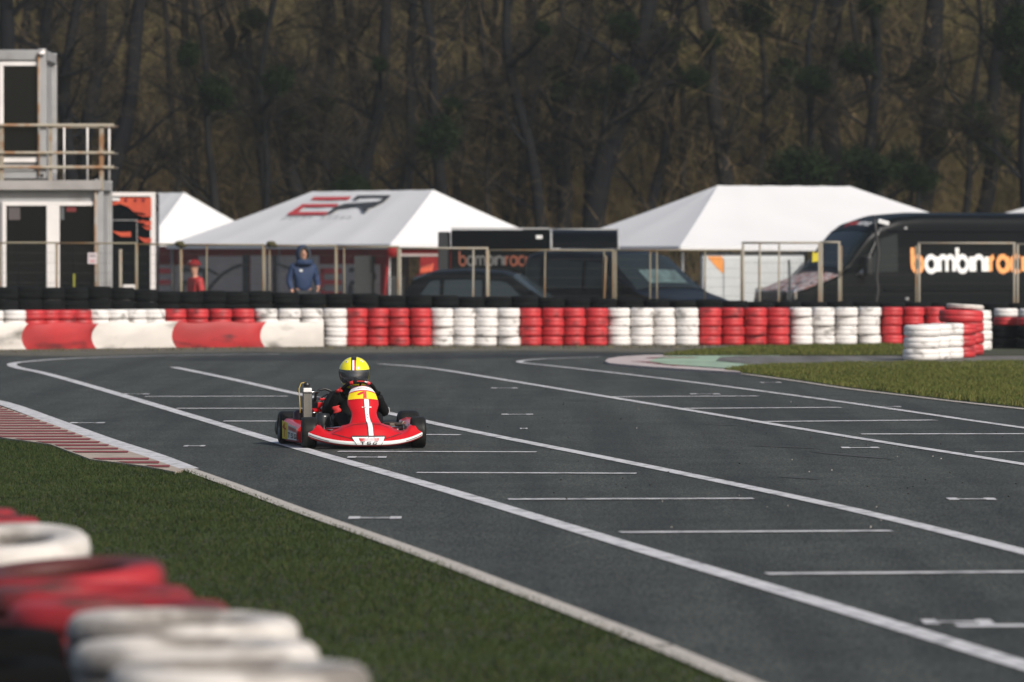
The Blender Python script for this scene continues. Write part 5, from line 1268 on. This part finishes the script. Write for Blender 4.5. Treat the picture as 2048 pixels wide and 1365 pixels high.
q = MB(); q.box(V((-.075, -.148, 1.29)) * k, (.05, .006, .035)); q.build('chest_badge', M['whiteprint'], hm_)
q = MB(); q.box(V((.28, -.27, .95)) * k, (.05, .09, .04), .3); q.build('phone', M['black'], hm_, bevel=.006)
M['redjacket'] = mat('red_jacket', (.45, .025, .025), .7, var=.3, vscale=7)
ch_, k = person((XP(391, 109), 109, PZ), R(-62), 'person in a bright red jacket and red and white cap facing left', M['redjacket'], h=1.76)
def cap(u, v): a = 2 * math.pi * u; e = R(90 * v); return V((math.sin(a) * .108 * math.cos(e), -.02 - math.cos(a) * .125 * math.cos(e), 1.645 + .115 * math.sin(e))) * k
q = MB(); q.grid(cap, 24, 8); cp_ = q.build('cap', M['brightred'], ch_, solid=.01)
q = MB(); q.grid(lambda u, v: V((math.sin(R(-55 + 110 * u)) * (.105 + .07 * v), -.02 - math.cos(R(-55 + 110 * u)) * (.125 + .08 * v), 1.645 - .015 * v)) * k, 10, 3); q.build('peak', M['black'], cp_, solid=.008)
q = MB(); q.grid(lambda u, v: cap(.62 + .3 * u, .15 + .45 * v) * 1.006, 6, 4); q.build('white_panel', M['whiteprint'], cp_, solid=.004)

# ================================================================== WOOD BEHIND
bark = mat('dark_bark', (.012, .0125, .0135), .95, c2=(.009, .009, .011), vscale=1.6, bump=.8, bscale=14, stretch=(1, 1, .35), spec=.06)
barklit = mat('sunlit_bark_tone', (.020, .019, .0185), .95, c2=(.007, .007, .008), vscale=1.4, bump=.8, bscale=12, stretch=(1, 1, .4), spec=.06)  # lit copy of the bark: sunlight put into a paler colour
twigm = mat('twigs', (.062, .050, .034), .95, c2=(.018, .017, .015), vscale=.35, ramp=(.35, .65), spec=.06)
leafm = mat('mistletoe_leaf', (.015, .027, .008), .85, c2=(.006, .010, .005), vscale=3, spec=.06)
def tree_parts(base, topx, r0, H, seed, balls=(), nl=9):
    """trunk with limbs, and a crown of fine branches; every branch is a tapered tube"""
    r = random.Random(seed); T = MB(); Cn = MB()
    def trunk(z): 
        t = z / 10.0; x = base[0] + (topx - base[0]) * t + .16 * math.sin(z * .55 + seed) * (z > .3) + .09 * math.sin(z * 1.3 + seed * 2); return V((x, base[1] + .25 * math.sin(z * .35 + seed * 3), z + base[2]))
    n = 20; pts = [trunk(H * i / n) for i in range(n + 1)]
    rs = [r0 * (1.22 if i == 0 else 1) * (1 - .75 * (i / n) ** .9) * (1 + .08 * r.uniform(-1, 1)) for i in range(n + 1)]
    T.tube(pts, rs, 9)
    def branch(p, d, L_, rad, lev, mb):
        k = 5 if lev < 2 else 3; ps = [p]; dd = d.normalized()
        for i in range(k):
            dd = (dd + V((r.uniform(-1, 1), r.uniform(-1, 1), r.uniform(-.7, .9))) * (.22 + .08 * lev)).normalized(); ps.append(ps[-1] + dd * L_ / k)
        (mb if lev < 2 else Cn).tube(ps, [rad * (1 - .75 * i / k) for i in range(k + 1)], 6 if lev == 0 else (4 if lev == 1 else 3), cap=False)
        if lev < 3:
            for j in range((8, 8, 5)[lev]):
                i = r.randint(1, k); q = ps[i]; az = r.uniform(0, 6.28); nd = (dd * .7 + V((math.cos(az), math.sin(az), r.uniform(-.5, .8))) * .9)
                branch(q, nd, L_ * r.uniform(.32, .55), max(.007, rad * .42), lev + 1, mb)
    for j in range(nl):
        z = r.uniform(.14, .95) * H; az = r.uniform(0, 6.28); i = int(z / H * n)
        branch(trunk(z), V((math.cos(az), math.sin(az) * .7, r.uniform(.2, 1.1))), r.uniform(1.6, 3.6) * (1.1 - .4 * z / H), rs[i] * r.uniform(.28, .45), 0, T)
    for b in balls:                          # a limb that reaches each mistletoe clump
        z0 = max(.8, b.z - base[2] - r.uniform(.3, 1.0)); p = trunk(z0); m_ = p.lerp(b, .55) + V((0, 0, -.12)); T.tube([p, p.lerp(m_, .5) + V((0, 0, .05)), m_, b], [.085, .07, .055, .03], 6, cap=False)
        for _ in range(4): branch(m_, b - m_ + V((r.uniform(-1, 1), r.uniform(-1, 1), r.uniform(-.3, 1))) * .6, 1.2, .022, 2, T)
    return T, Cn
TY = lambda i: 148 + (i * 7.3) % 14
balls_px = [(1562, 152, 38), (1628, 160, 34), (1856, 152, 42), (1393, 160, 24), (880, 272, 44), (1325, 78, 42), (1718, 118, 36), (1250, 50, 30), (1718, 322, 34), (1598, 330, 46), (1625, 345, 34), (1803, 330, 34), (1880, 285, 27), (1968, 250, 44), (1985, 300, 36), (1118, 172, 42), (1190, 195, 30), (335, 312, 17), (556, 160, 32), (430, 190, 38), (372, 112, 28), (1420, 82, 24), (1912, 232, 24), (2022, 60, 50), (505, 40, 30), (652, 205, 26), (1512, 28, 36), (1355, 158, 22), (700, 350, 30), (2035, 150, 40), (905, 210, 22), (585, 240, 26), (760, 130, 20), (1090, 60, 20), (1740, 10, 32), (1245, 155, 30)]
major = [  # base px (at the tent line), px at the top of the photo, width px, bark, label
 (-40, 25, 46, 0, 'thick dark trunk at the left edge above the container'), (92, 112, 30, 0, 'dark trunk just above the upper container corner'), (140, 150, 28, 0, 'dark trunk right of the upper container'),
 (178, 196, 36, 0, 'straight dark trunk above the railing end'), (222, 272, 40, 0, 'right-leaning dark trunk between railing and orange trailer'), (352, 322, 15, 1, 'thin trunk above the peak of the left tent'),
 (420, 398, 18, 1, 'slim trunk above the right slope of the left tent'), (612, 452, 34, 1, 'sunlit left-leaning trunk above the left ridge end of the ER tent'), (528, 548, 16, 0, 'thin dark trunk over the valley between two tents'),
 (668, 655, 22, 0, 'slim dark trunk above the letter E of the roof logo'), (733, 768, 32, 0, 'strong dark trunk above the roof logo of the ER tent'), (806, 818, 27, 0, 'dark trunk just left of the ER tent right peak'),
 (872, 852, 26, 0, 'dark trunk with one big mistletoe ball above the ER tent peak'), (968, 978, 15, 1, 'sunlit thin trunk over the right slope of the ER tent'), (1078, 1018, 26, 0, 'left-leaning trunk above the right end of the ER tent'),
 (1126, 1168, 34, 0, 'dark trunk above the black trailer front section'), (1196, 1292, 52, 0, 'thickest dark trunk leaning right above the trailer awning'), (1308, 1350, 24, 0, 'slim dark trunk above the left slope of the large tent'),
 (1448, 1398, 34, 1, 'dark trunk with an arching limb above the large tent left peak'), (1512, 1536, 15, 1, 'thin pale trunk above the middle of the large tent'), (1602, 1642, 17, 0, 'thin dark trunk left of the thick one above the large tent'),
 (1682, 1662, 46, 1, 'thick trunk above the right part of the large tent ridge'), (1762, 1738, 24, 0, 'dark trunk above the right end of the large tent'), (1852, 1862, 54, 0, 'very thick dark trunk above the front of the black van'),
 (1964, 1992, 34, 0, 'dark trunk above the rear of the black van'), (2040, 2052, 32, 0, 'dark trunk cut by the right edge above the van')]
tree_y = []
assign = {i: [] for i in range(len(major))}
for bx, by, br in balls_px:
    def pxat(m, y): return m[0] + (m[1] - m[0]) * (450 - y) / 450
    i = min(range(len(major)), key=lambda i: abs(pxat(major[i], by) - bx)); assign[i].append((bx, by, br))
leafprotos = []
def leafball(r_, n, seed):
    rr_ = np.random.default_rng(seed); mb = MB()
    lobes = [(V(rr_.normal(size=3)).normalized() * r_ * rr_.uniform(.15, .55), r_ * rr_.uniform(.45, .75)) for _ in range(7)]
    for _ in range(n):
        lc, lr = lobes[rr_.integers(0, 7)]; d = rr_.normal(size=3); d /= np.linalg.norm(d)
        c_ = lc + V(d) * lr * (rr_.random() ** .7) * (1.25 if rr_.random() < .12 else 1)
        a = V(rr_.normal(size=3)).normalized(); b = a.cross(V(rr_.normal(size=3))).normalized(); l = rr_.uniform(.03, .06); w = l * .4
        mb.add([c_ - a * l, c_ + b * w, c_ + a * l, c_ - b * w], [(0, 1, 2, 3)])
    for _ in range(60):
        d = V(rr_.normal(size=3)).normalized(); e = V(rr_.normal(size=3)) * .12; mb.tube([V((0, 0, 0)), d * r_ * .6 + e, d * r_ * rr_.uniform(1.0, 1.35) + e * 2], [.012, .008, .003], 3, cap=False)
    return mb
for i, (pb, pt, w, bk, lab) in enumerate(major):
    Y = TY(i); sx = F / Y; xb = XP(pb, Y); xt = XP(pt, Y); zb_ = ZP(450, Y); zt_ = ZP(0, Y)
    slope = (xt - xb) / (zt_ - zb_); x_base = xb - slope * (zb_ - PZ); topx = x_base + slope * 10
    bl = [A(bx, by, Y - 1.6 + .3 * ((j * 37) % 5 - 2)) for j, (bx, by, br) in enumerate(assign[i])]
    T, Cn = tree_parts(V((x_base, Y, PZ)), topx, w / sx / 2 * 1.12, 17 + (i * 5 % 4), 100 + i, bl, 13)
    root = empty('bare_tree', (0, 0, 0)); tag(root, lab, 'tree', 'bare trees behind the paddock')
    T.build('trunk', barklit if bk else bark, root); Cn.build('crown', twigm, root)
    tree_y.append((x_base, Y))
    for (bx, by, br), p in zip(assign[i], bl):
        k = len(leafprotos)
        if k < 4: o = leafball(.5, 6000, k).build('mistletoe_clump', leafm); leafprotos.append(o)
        else: o = leafprotos[(bx + by) % 4].copy(); col.objects.link(o)
        s_ = 1.15 * br / sx / .5; o.location = p; o.scale = (s_, s_, s_ * rnd.uniform(.85, 1.0)); o.rotation_euler = (0, 0, rnd.uniform(0, 6))
        hz = 'high' if by < 120 else ('mid-height' if by < 230 else 'low')
        short = lab.split(' above')[0].split(' just')[0].split(' with')[0].split(' over')[0]
        o['category'] = 'mistletoe'; o['group'] = 'mistletoe clumps in the bare trees'; o['mpos'] = (bx, by)
# mistletoe labels: by height and the landmark below each
LM = [(0, 240, 'the railing'), (240, 400, 'the left tent'), (400, 620, 'the ER tent left slope'), (620, 780, 'the roof logo'), (780, 1000, 'the ER tent right peak'), (1000, 1230, 'the black trailer'), (1230, 1400, 'the large tent left slope'), (1400, 1575, 'the large tent left peak'), (1575, 1690, 'the large tent ridge centre'), (1690, 1800, 'the large tent right slope'), (1800, 1930, 'the black van front'), (1930, 2100, 'the black van rear')]
byz = {}
for o in [o for o in col.objects if 'mpos' in o]:
    bx, by = o['mpos']; del o['mpos']; z_ = next(n for a, b, n in LM if a <= bx < b); byz.setdefault(z_, []).append((by, bx, o))
for z_, l in byz.items():
    l.sort(key=lambda t: t[0]); n = len(l)
    for i, (by, bx, o) in enumerate(l):
        w = '' if n == 1 else ('highest ' if i == 0 else ('lowest ' if i == n - 1 else ('middle ' if n == 3 else ['', 'second highest ', 'third highest ', 'fourth highest '][i])))
        o['label'] = f"{w}dark green mistletoe ball above {z_}"
# arching limb seen above the large tent
# thinner trees deeper in the wood
tp = []
for i in range(4):
    T, Cn = tree_parts(V((0, 0, 0)), rnd.uniform(-.8, .8), .13 + .03 * i, 15 + i, 300 + i, (), 12)
    root = empty('bare_tree'); t_ = T.build('trunk', barklit if i % 2 else bark, root); c_ = Cn.build('crown', twigm, root); tp.append((root, t_, c_))
deep = []
spots = []
for k in range(56):
    Y = 157 + (k * 5.9) % 24; X = -21 + 42 * ((k * .6180339) % 1) + rnd.uniform(-.4, .4); spots.append((X, Y))
for k, (X, Y) in enumerate(spots):
    r0_, t0_, c0_ = tp[k % 4]
    if k < 4: o = r0_
    else:
        o = r0_.copy(); col.objects.link(o)
        for ch_0 in (t0_, c0_): c2_ = ch_0.copy(); col.objects.link(c2_); c2_.parent = o
    o.location = (X, Y, PZ); o.rotation_euler = (R(rnd.uniform(-3, 3)), R(rnd.uniform(-6, 6)), rnd.uniform(0, 6.28)); s_ = rnd.uniform(.8, 1.25); o.scale = (s_, s_, s_)
    tag(o, 'slim bare tree standing deeper in the wood behind the row of thick trunks', 'tree', 'slim bare trees deep in the wood')
# undergrowth of bare stems and saplings
def stems(name, n, x0, x1, y0, y1, hmin, hmax, rad, m_, seed, lean=.35):
    r = np.random.default_rng(seed); X = r.uniform(x0, x1, n); Y = r.uniform(y0, y1, n); H = hmin + (hmax - hmin) * r.random(n) ** 1.6
    seg = 4; V_ = np.zeros((n, seg + 1, 3, 3)); ax_ = r.normal(0, lean, n) * np.where(r.random(n) < .35, 3.2, 1); ay_ = r.normal(0, lean, n); cx_ = r.normal(0, .45, n)
    B = np.where(Y > 166, (Y - 166) * .34, 0)
    off0 = np.where(r.random(n) < .45, r.uniform(0, 8.5, n), 0)          # side branches start up in the air on taller stems
    fl = np.where(off0 > 0, 2.2, 1.0)
    for s_ in range(seg + 1):
        t = s_ / seg; px_ = X + ax_ * H * t * fl + cx_ * np.sin(t * 4 + X); py_ = Y + ay_ * H * t * .5; pz_ = PZ + B + off0 + H * t * np.where(off0 > 0, .5, 1); rr_ = rad * (1.3 - t) * r.uniform(.5, 1.4, n)
        for k in range(3): a = k * 2.094; V_[:, s_, k] = np.stack([px_ + np.cos(a) * rr_, py_ + np.sin(a) * rr_, pz_], 1)
    idx = np.arange(n)[:, None, None] * (seg + 1) * 3; F_ = []
    for s_ in range(seg):
        for k in range(3): k2 = (k + 1) % 3; F_.append([s_ * 3 + k, s_ * 3 + k2, (s_ + 1) * 3 + k2, (s_ + 1) * 3 + k])
    Fa = (idx + np.array(F_)[None]).reshape(-1, 4); nf = len(Fa)
    me = bpy.data.meshes.new(name); me.vertices.add(n * (seg + 1) * 3); me.vertices.foreach_set('co', V_.reshape(-1)); me.loops.add(nf * 4); me.loops.foreach_set('vertex_index', Fa.reshape(-1).astype(np.int32))
    me.polygons.add(nf); me.polygons.foreach_set('loop_start', np.arange(0, nf * 4, 4, dtype=np.int32)); me.polygons.foreach_set('loop_total', np.full(nf, 4, dtype=np.int32)); me.update(); me.materials.append(m_)
    o = bpy.data.objects.new(name, me); col.objects.link(o); o['kind'] = 'stuff'; return o
um = mat('undergrowth_twig', (.28, .205, .105), .95, c2=(.024, .022, .017), vscale=.30, ramp=(.36, .62), detail=6, spec=.06)
um2 = mat('undergrowth_olive', (.23, .195, .080), .95, c2=(.018, .018, .012), vscale=.3, ramp=(.36, .62), spec=.06)
stems('undergrowth', 26000, -26, 26, 161, 178, .5, 5.5, .012, um, 5, .34)
stems('undergrowth', 9000, -24, 24, 149.5, 161, .5, 3.6, .006, um, 9, .4)
stems('undergrowth', 17000, -30, 30, 168, 195, 1.0, 6, .016, um2, 6, .34)
um3 = mat('undergrowth_yellow_green', (.24, .215, .065), .95, c2=(.05, .05, .02), vscale=.35, ramp=(.4, .62), spec=.06)
stems('budding_undergrowth', 9000, 2, 26, 163, 188, .6, 5.5, .013, um3, 12, .34)
# wooded bank rising behind
hb_ = MB(); hb_.grid(lambda u, v: V((-120 + 240 * u, 166 + 60 * v, PZ - .1 + (60 * v) * .36 * min(1, v * 4 + .2) + .5 * math.sin(u * 40) * v)), 60, 24)
hm2 = mat('leaf_litter_bank', (.095, .076, .038), 1, c2=(.012, .013, .011), vscale=.3, ramp=(.36, .66), detail=8, bump=1, bscale=2, spec=.06)
struct(hb_.build('hillside', hm2))
# evergreen shrubs low in the wood
for i, (px, py, w) in enumerate(((1605, 350, 62), (1740, 345, 50), (700, 380, 40), (1835, 360, 44))):
    mb = leafball(.5, 4500, 60 + i); mb.tube([(0, 0, -.9), (0, 0, 0)], .04, 5); o = mb.build('evergreen_shrub', leafm); Y = 146; s_ = w / (F / Y) / .5
    p = A(px, py, Y); o.location = p; o.scale = (s_ * 1.1, s_, s_ * .8)
    q = MB(); q.tube([(0, 0, -(p.z - PZ) / (s_ * .8)), (.02, 0, -.3)], .05, 6); q.build('stem', bark, o)
    tag(o, ['wide dark evergreen bush above the large tent ridge', 'dark evergreen bush above the right end of the large tent', 'small dark bush above the ER logo', 'dark bush above the nose of the black van'][i], 'shrub', 'evergreen shrubs in the wood')

# ---- haze: thin spring air over the whole circuit
hz_ = MB(); hz_.b2(-505, 505, -205, 1205, -1.4, 32); ho = hz_.build('haze', None); ho['kind'] = 'stuff'; ho.display_type = 'WIRE'
hm_m = bpy.data.materials.new('haze'); hm_m.use_nodes = True; nt = hm_m.node_tree; nt.nodes.clear()
pv = nt.nodes.new('ShaderNodeVolumePrincipled'); pv.inputs['Density'].default_value = .00021; pv.inputs['Color'].default_value = (.86, .95, 1, 1); pv.inputs['Anisotropy'].default_value = 0
on_ = nt.nodes.new('ShaderNodeOutputMaterial'); nt.links.new(pv.outputs[0], on_.inputs['Volume']); ho.data.materials.append(hm_m)
